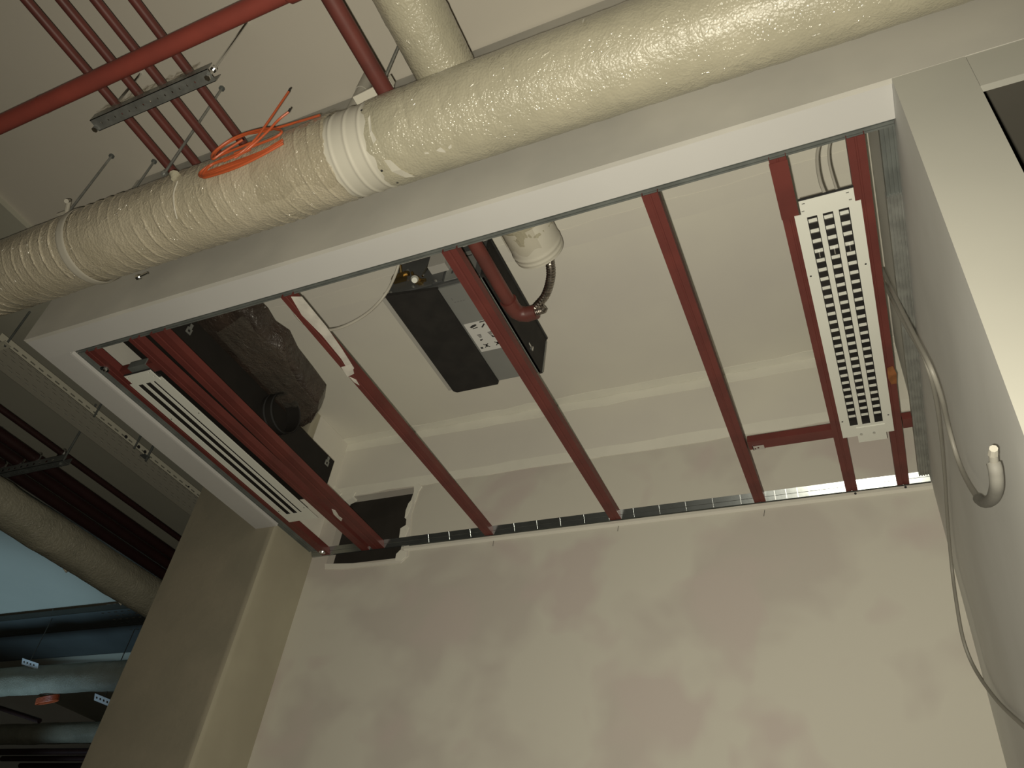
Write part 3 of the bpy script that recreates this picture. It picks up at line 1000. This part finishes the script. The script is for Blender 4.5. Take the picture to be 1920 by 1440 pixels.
for px, py in ((679, 208), (716, 319), (733, 312), (745, 341)):
    p = on_duct(0, px, py, -0.002)
    nrm = Vector((0, p.y - DY, p.z - DZ)).normalized()
    put('rivet', MB().tube([p, p + nrm * 0.003], 0.0032, 8), INK, cl)
for pts in ([(690, 222), (694, 215), (697, 245), (706, 262), (700, 270), (693, 250)],
            [(720, 300), (732, 300), (752, 318), (778, 331), (760, 333), (735, 322)],
            [(818, 282), (826, 276), (834, 282), (836, 286), (824, 285)], [(840, 276), (846, 270), (847, 277), (842, 280)], [(795, 286), (803, 285), (805, 289), (797, 289)],
            [(1092, 38), (1096, 34), (1094, 42), (1092, 43)]):
    mb = MB()
    lo = [on_duct(0, a, b, 0.0018) for a, b in pts]
    hi = [on_duct(0, a, b, 0.0045) for a, b in pts]
    k_ = len(pts)
    mb.add(lo + hi, [tuple(range(k_, 2 * k_)), tuple(reversed(range(k_)))] + [(i, (i + 1) % k_, k_ + (i + 1) % k_, k_ + i) for i in range(k_)])
    put('tape_scrap', mb, COLLM, duct)
# clear film tucked round the sleeve left of the collar
fm = MB()
na, ntt = 40, 46
for i in range(ntt + 1):
    for j in range(na + 1):
        t = duct_x(520, 330) + (xc0 + 0.004 - duct_x(520, 330)) * i / ntt
        a = math.radians(100 + 165 * j / na + (j / na) * 26 * noise.noise(Vector((i * 0.06, 3, 1))))
        r = DR + 0.009 + 0.006 * noise.noise(Vector((t * 16, a * 3, 2))) + 0.003 * noise.noise(Vector((t * 50, a * 9, 5)))
        fm.v.append(Vector((t + 0.02 * noise.noise(Vector((a * 3, 1, i * 0.05))), DY + r * math.cos(a), DZ + r * math.sin(a))))
for i in range(ntt):
    for j in range(na):
        a = i * (na + 1) + j
        fm.f.append((a, a + 1, a + na + 2, a + na + 1))
        fm.mi.append(0)
put('clear_film', fm, FILM, duct, smooth=True)
# white strap ring
put('strap_ring', MB().sleeve('x', (DY, DZ), xs0 - 0.017, xs0 + 0.017, lambda t, a: DR + 0.006 - 0.002 * abs((t - xs0) / 0.017) ** 6, 8, 64), BAND, duct, smooth=True, label='flat white strap ring')
put('strap_tail', MB().tube(bez([on_duct(0, 333, 340, 0.004), on_duct(0, 326, 362, 0.004), on_duct(0, 327, 388, 0.004), on_duct(0, 332, 410, 0.004)]), 0.0022, 6), BAND, duct, smooth=True)
pt = on_duct(0, 327, 328, 0.006)
put('tape_tuft', MB().tube([pt + Vector((-0.012, 0, 0.016)), pt, pt + Vector((0.004, 0.003, -0.018))], [0.006, 0.015, 0.007], 9), WRAP, duct, smooth=True, label='crumpled foil tuft')
p = Py(268, 516, 0.93)
put('strap_bolt', MB().tube([p + Vector((-0.018, 0, -0.004)), p + Vector((0.018, 0, 0.004))], 0.0045, 8).tube([p + Vector((-0.022, 0, -0.005)), p + Vector((-0.012, 0, -0.0025))], 0.009, 6), SHINY, duct)


def hanger(px0, py0, px1, py1, y, lab, clip=True):
    a, b = Py(px0, py0, y), Py(px1, py1, y)
    x = (a.x + b.x) / 2
    top, bot = CE, a.z
    t = empty('hanger_rod', (x, y, bot), lab, 'hanger rod')
    put('threaded_rod', MB().tube([(x, y, bot), (x, y, top)], 0.0048, 8), GALV, t, smooth=True)
    put('nut', MB().tube([(x, y, bot + 0.008), (x, y, bot + 0.018)], 0.010, 6), GALV, t)
    if clip:
        put('hook', MB().box(x - 0.03, x + 0.03, y - 0.018, y + 0.014, bot, bot + 0.004).tube([(x + 0.02, y - 0.012, bot - 0.004), (x + 0.05, y - 0.04, bot + 0.018), (x + 0.078, y - 0.055, bot - 0.018)], 0.008, 8), BAND, t)
    put('anchor', MB().tube([(x, y, top - 0.006), (x, y, top)], 0.011, 8), GALVD, t)
    return t


hanger(130, 402, 190, 312, 0.878, 'thin hanger rod with white clip above the duct strap, at far left')
hanger(300, 332, 421, 163, 0.806, 'long hanger rod crossing the row of small red pipes', False)
hanger(255, 357, 290, 296, 0.958, 'short hanger rod showing left of the small red pipes', False)
hanger(714, 170, 748, 78, 0.80, 'bright hanger rod just left of the branch duct', False)
p = Py(700, 172, 0.78)
put('duct_clip', MB().obox(p, (0.055, 0, 0.012), (0, 0.012, 0), (0, 0, 0.003)).obox(p + Vector((0.05, 0, 0.022)), (0.003, 0, 0), (0, 0.012, 0), (0, 0, 0.014)), COLLM,
    label='white angle clip under the bright rod at the duct collar', cat='clip')
a, b = Py(664, 200, 0.93), Py(694, 140, 0.93)
cp = empty('conduit_stub', a, 'grey plastic conduit rising behind the duct collar', 'conduit')
put('pipe_body', MB().tube([a - (b - a) * 0.3, b], 0.019, 14), CABLEW, cp, smooth=True)
put('coupling', MB().tube([a.lerp(b, 0.45), a.lerp(b, 1.0)], 0.0215, 14), CABLEW, cp, smooth=True)

# ------------------------------------------------------------------ branch duct crossing above it into the opening
bz = 3.565
bx0, bx1 = Pz(700, 0, bz).x, Pz(835, 0, bz).x
bx, br = (bx0 + bx1) / 2, 0.0806
yc = Pz(1000, 492, bz - br * 0.6).y
br_d = empty('branch_duct', (bx, 0.6, bz - br), 'smaller foil wrapped duct crossing over the main duct into the opening', 'air duct')
put('foil_sleeve', MB().sleeve('y', (bx, bz), -0.7, yc - 0.09, wrap_r(br, 0.0022, 12, 0.07), 200, 56, ends=ragged(15, 0, 0.012)), WRAP, br_d, smooth=True)


def cap_r(t, a):
    s = t - yc
    return br + 0.001 + 0.0025 * math.exp(-((s + 0.030) / 0.006) ** 2) + 0.002 * math.exp(-((s + 0.012) / 0.004) ** 2)


ce_ = put('end_collar', MB().sleeve('y', (bx, bz), yc - 0.14, yc, cap_r, 50, 48), COLLM, br_d, smooth=True, label='white duct collar and end cap')
put('end_cap', MB().tube([(bx, yc - 0.004, bz), (bx, yc - 0.001, bz), (bx, yc + 0.003, bz)], [br - 0.001, br - 0.001, br - 0.014], 40), COLLM, ce_)
fm = MB()
for i in range(13):
    for j in range(21):
        t = yc - 0.16 + 0.095 * i / 12 + 0.02 * noise.noise(Vector((j * .3, 1, 2)))
        a = math.radians(150 + 150 * j / 20)
        r = br + 0.006 + 0.004 * noise.noise(Vector((t * 30, a * 4, 7)))
        fm.v.append(Vector((bx + r * math.cos(a), t, bz + r * math.sin(a))))
for i in range(12):
    for j in range(20):
        a = i * 21 + j
        fm.f.append((a, a + 1, a + 22, a + 21))
        fm.mi.append(0)
put('clear_film', fm, FILM, br_d, smooth=True)

# ------------------------------------------------------------------ sprinkler branch pipe and flexible hose
pz, pr = 3.496, 0.0230
pa = Pz(634, 0, pz)
pe = Pz(960, 590, pz)
pxx = (pa.x + pe.x) / 2
sprk = empty('sprinkler_pipe', (pxx, 1.0, pz - pr), 'single red pipe left of the branch duct, its elbow under the fan coil unit', 'pipe')
ye = (pe.y + 0.01)
el = [(pxx, 0.05 - 0.75, pz), (pxx, ye - 0.03, pz)]
put('pipe_run', MB().tube(el, pr, 20), REDPIPE, sprk, smooth=True)
put('elbow', MB().tube([(pxx, ye - 0.075, pz), (pxx, ye - 0.045, pz), (pxx + 0.004, ye - 0.02, pz), (pxx + 0.016, ye - 0.004, pz), (pxx + 0.035, ye + 0.004, pz), (pxx + 0.070, ye + 0.002, pz)],
                       [0.029, 0.0275, 0.027, 0.027, 0.027, 0.025], 20), REDPIPE, sprk, smooth=True)
hp = [Vector((pxx + 0.060, ye + 0.002, pz)), Vector((pxx + 0.095, ye + 0.0, pz + 0.001)), Pz(1002, 580, 3.505), Pz(1022, 554, 3.52), Pz(1032, 520, 3.535), Pz(1030, 488, 3.55), Pz(1024, 470, 3.58)]
hose = empty('flexible_hose', hp[0], 'braided metal hose curving from the red elbow up behind the white duct cap', 'hose')
hpts = bez(hp, 14)
put('braid', MB().tube(hpts, [0.0135 + 0.0012 * (i % 2) for i in range(len(hpts))], 14), BRAID, hose, smooth=False)
put('ferrule', MB().tube([hpts[0], hpts[3]], 0.017, 14), SHINY, hose, smooth=True)

# cable loop under the fan coil unit
put('loop_cable', MB().tube(bez([Pz(540, 540, 3.262), Pz(549, 580, 3.255), Pz(570, 606, 3.26), Pz(605, 619, 3.29), Pz(645, 612, 3.36), Pz(690, 586, 3.44), Pz(722, 552, 3.51), Pz(741, 515, 3.54), Pz(752, 478, 3.58)]), 0.0052, 9), CABLEW,
    label='pale cable looping from the front track to the fan coil unit', cat='cable', smooth=True)

# ------------------------------------------------------------------ red pipes below the hall ceiling
yb_, zb_, rb_ = 0.49, 3.60, 0.0262
xe = Pz(556, 5, zb_).x
big = empty('fire_main_pipe', (-1.8, yb_, zb_ - rb_), 'thick red fire pipe crossing in front of the four small red pipes', 'pipe')
put('pipe_run', MB().tube([(-4.6, yb_, zb_), (xe, yb_, zb_)], rb_, 24), REDMAIN, big, smooth=True)
put('coupling', MB().tube([(xe - 0.012, yb_, zb_), (xe - 0.004, yb_, zb_), (xe + 0.02, yb_, zb_), (xe + 0.11, yb_, zb_)], [rb_, rb_ + 0.006, rb_ + 0.006, rb_ + 0.005], 24), REDMAIN, big, smooth=True)
xw = Pz(80, 195, zb_).x
put('weld_ring', MB().sleeve('x', (yb_, zb_), xw, xw + 0.004, lambda t, a: rb_ + 0.0012, 2, 24), REDMAIN, big, smooth=True)

sz, sr = 3.80, 0.0150
sx = []
for (px, py), lab in zip(((182, 155), (237, 148), (292, 142), (355, 136)),
                         ('first small red pipe from the left, above the thick fire pipe', 'second small red pipe from the left, above the thick fire pipe',
                          'third small red pipe from the left, above the thick fire pipe', 'fourth small red pipe from the left, nearest the bright hanger rod')):
    x = Pz(px, py, sz).x
    sx.append(x)
    put('sprinkler_branch', MB().tube([(x, -1.6, sz), (x, YF - 0.001, sz)], sr, 16), REDPIPE, label=lab, cat='pipe', group='four small red pipes on one hanger', smooth=True)

# strut hanger carrying them, still wrapped in film
hz = sz - sr - 0.002
hy = (hz - 0.03 - CAM.z) / math.tan(math.radians(73.3))
ha, hb = Py(172, 242, hy), Py(400, 136, hy)
strut = empty('pipe_hanger', ((ha.x + hb.x) / 2, hy, hz - 0.04), 'perforated hanger strut wrapped in film under the four small red pipes', 'pipe hanger')
L = hb.x - ha.x
st = MB().plate((ha.x, hy - 0.021, hz - 0.036), (1, 0, 0), (0, 1, 0), (0, 0, 0.002), (0, L), (0, 0.042), [(0.03 + i * 0.031, 0.036 + i * 0.031, 0.018, 0.024) for i in range(int((L - 0.05) / 0.031))])
st.plate((ha.x, hy - 0.021, hz - 0.036), (1, 0, 0), (0, 0, 1), (0, 0.002, 0), (0, L), (0, 0.036), [(0.045 + i * 0.031, 0.050 + i * 0.031, 0.014, 0.019) for i in range(int((L - 0.06) / 0.031))])
st.box(ha.x, hb.x, hy + 0.019, hy + 0.021, hz - 0.036, hz)
put('strut', st, GALV, strut)
for x in sx:
    cb = [(x - 0.020, hy, hz), (x - 0.020, hy, sz), ]
    arc = [(x - sr * 1.25 * math.cos(a), hy, sz + sr * 1.25 * math.sin(a)) for a in [pi * k_ / 8 for k_ in range(9)]]
    put('pipe_clamp', MB().tube([(x - 0.019, hy, hz - 0.01)] + arc + [(x + 0.019, hy, hz - 0.01)], 0.005, 6).box(x + 0.016, x + 0.032, hy - 0.012, hy + 0.012, hz - 0.002, hz + 0.010), SHINY, strut)
    # scraps of film round each clamp
    mb = MB()
    for i in range(9):
        for j in range(9):
            u, v = i / 8 - .5, j / 8 - .5
            mb.v.append(Vector((x + u * 0.10, hy - 0.026 + 0.012 * noise.noise(Vector((u * 6, v * 6, x * 7))), hz - 0.004 + v * 0.06 + 0.012 * noise.noise(Vector((u * 5, v * 5, x * 9 + 4))))))
    for i in range(8):
        for j in range(8):
            a = i * 9 + j
            mb.f.append((a, a + 1, a + 10, a + 9))
            mb.mi.append(0)
    put('film_scrap', mb, FILM, strut, smooth=True)
for (px, py), dy in (((402, 128), 0.0), ((195, 222), 0.008)):
    p = Py(px, py, hy + dy)
    put('hanger_rod', MB().tube([(p.x, p.y, hz - 0.045), (p.x, p.y, CE)], 0.0045, 8), SHINY, strut, smooth=True)
    put('nut', MB().tube([(p.x, p.y, hz - 0.048), (p.x, p.y, hz - 0.036)], 0.010, 6).tube([(p.x, p.y, hz + 0.002), (p.x, p.y, hz + 0.012)], 0.010, 6), SHINY, strut)

# ------------------------------------------------------------------ orange cable coil lying on the duct
oc = empty('orange_cable_coil', Py(450, 290, 0.733), 'coil of orange cable hooked over the foil duct', 'cable coil')


def loop(pix, y0, y1, r, name='cable_loop'):
    n = len(pix)
    pts = [Py(a, b, y0 + (y1 - y0) * i / (n - 1)) for i, (a, b) in enumerate(pix)]
    put(name, MB().tube(bez(pts, 8), r, 8), ORANGE, oc, smooth=True)


rg = random.Random(5)
for k_ in range(6):
    j = lambda s: rg.uniform(-s, s)
    o_ = k_ * 2.2
    loop([(530 + j(3), 262 + o_ * .6), (490 + j(4), 284 + o_ * .8), (440 + j(4), 303 + o_), (398 + j(3), 318 + o_), (378 + j(3), 326 + o_ * .6), (380 + j(3), 320 + o_ * .3), (398, 308), (430 + j(4), 296), (470, 280)], 0.728 - 0.002 * k_, 0.732 - 0.001 * k_, 0.0036)
loop([(455, 262), (420, 284), (400, 298), (398, 290), (412, 276), (440, 258), (475, 246), (505, 241), (528, 246), (515, 258), (480, 272), (440, 288)], 0.710, 0.720, 0.0034)
loop([(470, 268), (430, 284), (404, 294), (408, 282), (430, 266), (462, 252), (500, 245), (560, 228), (600, 216)], 0.714, 0.738, 0.0034)
loop([(420, 302), (452, 286), (478, 262), (500, 232), (522, 200), (541, 172)], 0.704, 0.698, 0.0032)
loop([(440, 296), (470, 275), (500, 248), (522, 225), (541, 210)], 0.708, 0.702, 0.0032)
for px, py in ((541, 171), (541, 209)):
    p = Py(px, py, 0.700)
    put('cable_end', MB().tube([p, p + (Py(px + 3, py - 5, 0.700) - p)], 0.0026, 6), INK, oc)

# ------------------------------------------------------------------ cables on the right partition
cz = 0.188
pts = [(1655, 505), (1690, 580), (1720, 640), (1745, 690), (1765, 745), (1778, 800), (1796, 862), (1815, 905)]
dep = [0.148, 0.149, 0.150, 0.154, 0.166, 0.178, 0.183, 0.180]
ka = empty('thick_cable', Px(1800, 880, 0.18), 'thick grey cable sagging over the partition, its sleeved end turned up', 'cable')
main = [Px(a, b, d) for (a, b), d in zip(pts, dep)]
yy = main[-1].y
tail = [Px(1838, 938, 0.172), Px(1858, 938, 0.168), Px(1868, 915, 0.166), Px(1867, 885, 0.166), Px(1863, 868, 0.166)]
full = bez(main + tail, 8)
ks = next(i for i, p_ in enumerate(full) if i > 50 and p_.y < Px(1832, 933, 0.173).y)
put('cable_body', MB().tube(full[:ks + 3], 0.0048, 10), CABLED, ka, smooth=True)
put('foam_sleeve', MB().tube(full[ks:], 0.0092, 14), FOAM, ka, smooth=True, label='grey foam sleeve')
put('cable_tip', MB().tube([Px(1864, 872, 0.166), Px(1862, 850, 0.166)], 0.0060, 10), CABLED, ka, smooth=True)
put('tape_end', MB().tube([Px(1862, 852, 0.166), Px(1863, 841, 0.166)], [0.0066, 0.0055], 8), CABLEW, ka)
pts = [(1658, 532), (1692, 600), (1722, 650), (1742, 695), (1757, 760), (1766, 830), (1772, 900), (1777, 980), (1784, 1060), (1793, 1130), (1806, 1200), (1828, 1255), (1868, 1312), (1920, 1362), (1990, 1420)]


def hung(i, a, b):
    p_ = Px(a, b, (0.147, 0.148, 0.149, 0.152, 0.166, 0.178, 0.186)[min(i, 6)])
    return p_ if p_.y < 2.36 else Py(a, b, 2.36)


put('thin_cable', MB().tube(bez([hung(i, a, b) for i, (a, b) in enumerate(pts)]), 0.0044, 10), CABLED,
    label='long thin grey cable hanging down the partition corner and swinging right', cat='cable', smooth=True)

# ------------------------------------------------------------------ the hall beyond, on the left
# cable tray
tx, tz = -3.55, 3.852
ty0, ty1 = 1.36, 3.6
tray = empty('cable_tray', (tx - 0.1, 2.4, tz), 'perforated grey cable tray running beside the left soffit', 'cable tray')
T = MB()
LT = ty1 - ty0
ho = [(0.03 + i * 0.050, 0.058 + i * 0.050, 0.012, 0.019) for i in range(int((LT - 0.06) / 0.05))]
T.plate((tx, ty0, tz), (0, 1, 0), (0, 0, 1), (-0.0015, 0, 0), (0, LT), (0, 0.040), ho)
hb_ = []
for r_, (a, b) in enumerate(((0.012, 0.018), (0.040, 0.046), (0.066, 0.072), (0.125, 0.131), (0.151, 0.157))):
    s0 = 0.03 + 0.025 * (r_ % 2)
    hb_ += [(s0 + i * 0.050, s0 + 0.026 + i * 0.050, a, b) for i in range(int((LT - 0.08) / 0.05))]
put('tray_side', T, mat('tray_paint', (0.62, 0.60, 0.49), 0.6, 0.0), tray)
put('tray_base', MB().plate((tx - 0.2, ty0, tz), (0, 1, 0), (1, 0, 0), (0, 0, 0.0015), (0, LT), (0, 0.2), [(a, b, 0.2 - d, 0.2 - c) for a, b, c, d in hb_]), mat('tray_base_paint', (0.50, 0.48, 0.40), 0.6), tray)
put('tray_lip', MB().box(tx - 0.2, tx - 0.1985, ty0, ty1, tz, tz + 0.04), GALVD, tray)
put('end_bracket', MB().plate((tx - 0.10, ty0 + 0.02, tz - 0.006), (1, 0, 0), (0, 1, 0), (0, 0, 0.004), (0, 0.13), (0, 0.04), [(0.095, 0.110, 0.014, 0.028), (0.02, 0.035, 0.014, 0.028)]), MATS['tray_paint'], tray)
for px, py in ((12, 645), (178, 778), (253, 838)):
    p = Px(px, py, tx + 0.004)
    put('tray_rod', MB().tube([(tx + 0.004, p.y, tz - 0.01), (tx + 0.004, p.y, CE - 0.025)], 0.0055, 8), GALVD, tray, smooth=True)
p = Px(277, 848, tx + 0.006)
put('tray_bracket', MB().box(tx - 0.02, tx + 0.02, p.y - 0.02, p.y + 0.02, tz - 0.006, tz - 0.002).tube([(tx + 0.010, p.y + 0.01, tz - 0.03), (tx + 0.010, p.y + 0.01, CE - 0.025)], 0.0065, 8), GALVD, tray)
for px, py in ((229, 833), (254, 850), (266, 859), (352, 917)):
    p = Px(px, py, tx + 0.001)
    put('bolt_hole', MB().tube([(tx - 0.001, p.y, tz + 0.018), (tx + 0.001, p.y, tz + 0.018)], 0.010 if px < 300 else 0.006, 10), INK, tray)


# red pipes along the hall
def hall_pipe(ang, r, z, lab, y0=0.9, y1=6.3):
    x = -(z - CAM.z) / math.tan(math.radians(180 - ang))
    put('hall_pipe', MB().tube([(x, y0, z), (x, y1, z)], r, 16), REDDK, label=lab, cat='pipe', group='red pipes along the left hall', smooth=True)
    return x


hzp = 3.75
xa = hall_pipe(150.85, 0.0165, hzp, 'thin red brown pipe nearest the tray, beyond the left soffit')
hx = [hall_pipe(152.10, 0.031, hzp, 'first from the tray of three close dark red pipes over the left hall duct'),
      hall_pipe(152.86, 0.031, hzp, 'middle pipe of the three close dark red pipes over the left hall duct'),
      hall_pipe(153.66, 0.033, hzp, 'thickest dark red pipe, lying next to the left hall duct')]
hyy = (hzp - 0.036 - 0.02 - CAM.z) / math.tan(math.radians(45.3))
h2 = empty('pipe_hanger', (-4.2, hyy, hzp - 0.08), 'dark slotted hanger channel with shiny clamps under the hall pipes at far left', 'pipe hanger')
z2 = hzp - 0.036
S = MB().plate((-4.64, hyy - 0.021, z2 - 0.041), (1, 0, 0), (0, 1, 0), (0, 0, 0.002), (0, 0.87), (0, 0.042), [(0.02 + i * 0.05, 0.045 + i * 0.05, 0.016, 0.026) for i in range(16)])
S.plate((-4.64, hyy - 0.021, z2 - 0.041), (1, 0, 0), (0, 0, 1), (0, 0.002, 0), (0, 0.87), (0, 0.041), [(0.02 + i * 0.05, 0.04 + i * 0.05, 0.012, 0.026) for i in range(16)])
S.box(-4.64, -3.77, hyy + 0.019, hyy + 0.021, z2 - 0.041, z2)
put('strut', S, GALVD, h2)
for x, r_ in [(xa, 0.0165)] + list(zip(hx, (0.031, 0.031, 0.033))):
    arc = [(x - (r_ + .005) * math.cos(a), hyy, hzp + (r_ + .005) * math.sin(a)) for a in [pi * k_ / 8 for k_ in range(9)]]
    put('pipe_clamp', MB().tube([(x - r_ - .005, hyy, z2)] + arc + [(x + r_ + .005, hyy, z2)], 0.006, 6).box(x + r_ + 0.001, x + r_ + 0.026, hyy - 0.014, hyy + 0.012, z2 - 0.002, z2 + 0.012), SHINY, h2)
for x in (-3.805, -4.59):
    put('hanger_rod', MB().tube([(x, hyy, z2 - 0.05), (x, hyy, CE - 0.025)], 0.006, 8), GALVD, h2, smooth=True)
    put('nut', MB().tube([(x, hyy, z2 - 0.054), (x, hyy, z2 - 0.041)], 0.012, 6), GALVD, h2)

# wrapped duct along the hall
lz, lr = 3.29, 0.100
lx = -(lz - CAM.z) / math.tan(math.radians(180 - 155.55))
hd = empty('hall_duct', (lx, 3.4, lz - lr), 'foil wrapped duct running back along the left hall beside dark red pipes', 'air duct')
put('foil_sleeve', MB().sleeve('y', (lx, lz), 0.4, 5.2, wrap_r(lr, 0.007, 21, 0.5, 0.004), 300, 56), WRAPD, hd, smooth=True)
for px, py in ((115, 1060), (218, 1122)):
    p = Pz(px, py, lz - 0.04)
    put('tape_scrap', MB().tube([p, p + Vector((0.02, 0.03, -0.02)), p + Vector((0.05, 0.02, -0.01))], [0.004, 0.009, 0.003], 6), COLLM, hd)


# wide perforated trays deep in the hall
def wide_tray(y0, y1, z, lab):
    x0, x1 = -8.6, -3.1
    t = empty('wide_cable_tray', (-5.5, (y0 + y1) / 2, z), lab, 'cable tray', 'wide trays deep in the left hall')
    hs = []
    w_ = y1 - y0
    wm = mat('wide_tray_paint', (0.075, 0.084, 0.079), 0.55, vary=0.15, vscale=3)
    rows = [w_ * f for f in (0.15, 0.38, 0.62, 0.85)]
    for k_, rv in enumerate(rows):
        hs += [(2.6 + 0.03 * (k_ % 2) + i * 0.075, 2.635 + 0.03 * (k_ % 2) + i * 0.075, rv - 0.006, rv + 0.006) for i in range(30)]
    put('tray_base', MB().plate((x0, y0, z), (1, 0, 0), (0, 1, 0), (0, 0, 0.0015), (0, x1 - x0), (0, w_), hs), wm, t)
    put('tray_lip', MB().box(x0, x1, y0, y0 + 0.004, z - 0.004, z + 0.05), wm, t)
    put('tray_lip', MB().box(x0, x1, y1 - 0.004, y1, z - 0.004, z + 0.05), wm, t)
    for xx in (-6.6, -5.6, -4.9):
        put('tray_rod', MB().tube([(xx, y0 + 0.01, z), (xx, y0 + 0.01, CE - 0.025)], 0.006, 6), GALVD, t)
    return t


wide_tray(4.19, 4.46, 4.00, 'nearer wide perforated tray crossing the blue lit hall')
wide_tray(4.48, 4.98, 4.00, 'farther wide perforated tray crossing the blue lit hall')


def cross_duct(phi, half, r, x0, x1, lab, seed):
    D = r / math.sin(math.radians(half))
    y, z = D * math.cos(math.radians(phi)), CAM.z + D * math.sin(math.radians(phi))
    t = empty('cross_duct', (-5.4, y, z - r), lab, 'air duct', 'ducts crossing deep in the left hall')
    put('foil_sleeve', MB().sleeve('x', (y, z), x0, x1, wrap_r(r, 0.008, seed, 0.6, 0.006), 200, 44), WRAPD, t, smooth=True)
    return t, y, z


cd1, y1_, z1_ = cross_duct(23.7, 1.35, 0.112, -8.6, -3.2, 'sagging foil duct lit from below in the blue hall, above the orange coil', 31)
cd2, y2_, z2_ = cross_duct(18.7, 0.95, 0.100, -8.8, -3.4, 'lowest foil duct deep in the blue hall', 41)
# branch leaving the lowest duct
put('branch_sleeve', MB().tube([(-6.3, y2_ - 0.02, z2_ + 0.01), (-5.9, y2_ - 0.5, z2_ + 0.22), (-5.5, y2_ - 0.75, z2_ + 0.30)], [0.10, 0.095, 0.095], 28), WRAPD, cd2, smooth=True)
for i, (phi, r_) in enumerate(((17.1, 0.030), (16.5, 0.026), (15.9, 0.026), (15.3, 0.026))):
    z = 3.34
    y = (z - CAM.z) / math.tan(math.radians(phi))
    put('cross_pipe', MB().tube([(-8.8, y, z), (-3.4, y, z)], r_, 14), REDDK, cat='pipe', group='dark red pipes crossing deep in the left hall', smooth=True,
        label=('nearest', 'second nearest', 'third nearest', 'farthest')[i] + ' dark red pipe below the lowest foil duct')
# thin pipe slanting in at the lower left
a, b = Py(-60, 1308, 4.9), Py(74, 1352, 4.9)
put('slant_pipe', MB().tube([a, b], 0.020, 12), REDDK, label='thin dark pipe slanting above the lowest foil duct at far left', cat='pipe', smooth=True)
# orange coil far away
c0 = Py(88, 1312, y1_ + 0.05)
o2 = empty('orange_cable_coil', c0, 'small orange cable coil hanging below the foil duct in the blue hall', 'cable coil')
for k_ in range(6):
    pts = []
    for s in range(25):
        a = 2 * pi * s / 24
        pts.append(c0 + Vector((0.105 * math.cos(a), 0.05 * math.sin(a) + 0.002 * k_, 0.018 * math.sin(a) + 0.030 * math.cos(a) * 0.5 - 0.007 * k_ + 0.02)))
    put('cable_loop', MB().tube(pts, 0.0065, 6), ORANGE, o2, smooth=True)


def angle_strip(pa_, pb_, y, wd, lab):
    a_, b_ = Py(*pa_, y), Py(*pb_, y)
    u = b_ - a_
    Lh = u.length
    u.normalize()
    v = Vector((0, 0.5, -0.87))
    v = (v - u * v.dot(u)).normalized()
    hs = [(0.02 + i * 0.05, 0.045 + i * 0.05, wd * 0.35, wd * 0.65) for i in range(max(1, int((Lh - 0.03) / 0.05)))]
    put('slotted_bracket', MB().plate(a_, u, v, u.cross(v) * 0.003, (0, Lh), (0, wd), hs).tube([a_ + u * Lh * 0.5, Vector((a_.x + u.x * Lh * 0.5, a_.y + u.y * Lh * 0.5, CE - 0.025))], 0.004, 6, k=1), [mat('bracket_white', (0.75, 0.78, 0.8), 0.5), MATS['wide_tray_paint']], label=lab, cat='bracket')


angle_strip((42, 1234), (72, 1244), y1_ - 0.12, 0.05, 'small white slotted bracket above the sagging foil duct')
angle_strip((178, 1300), (215, 1315), y1_ + 0.20, 0.055, 'white slotted bracket below the foil duct, close to the column edge')
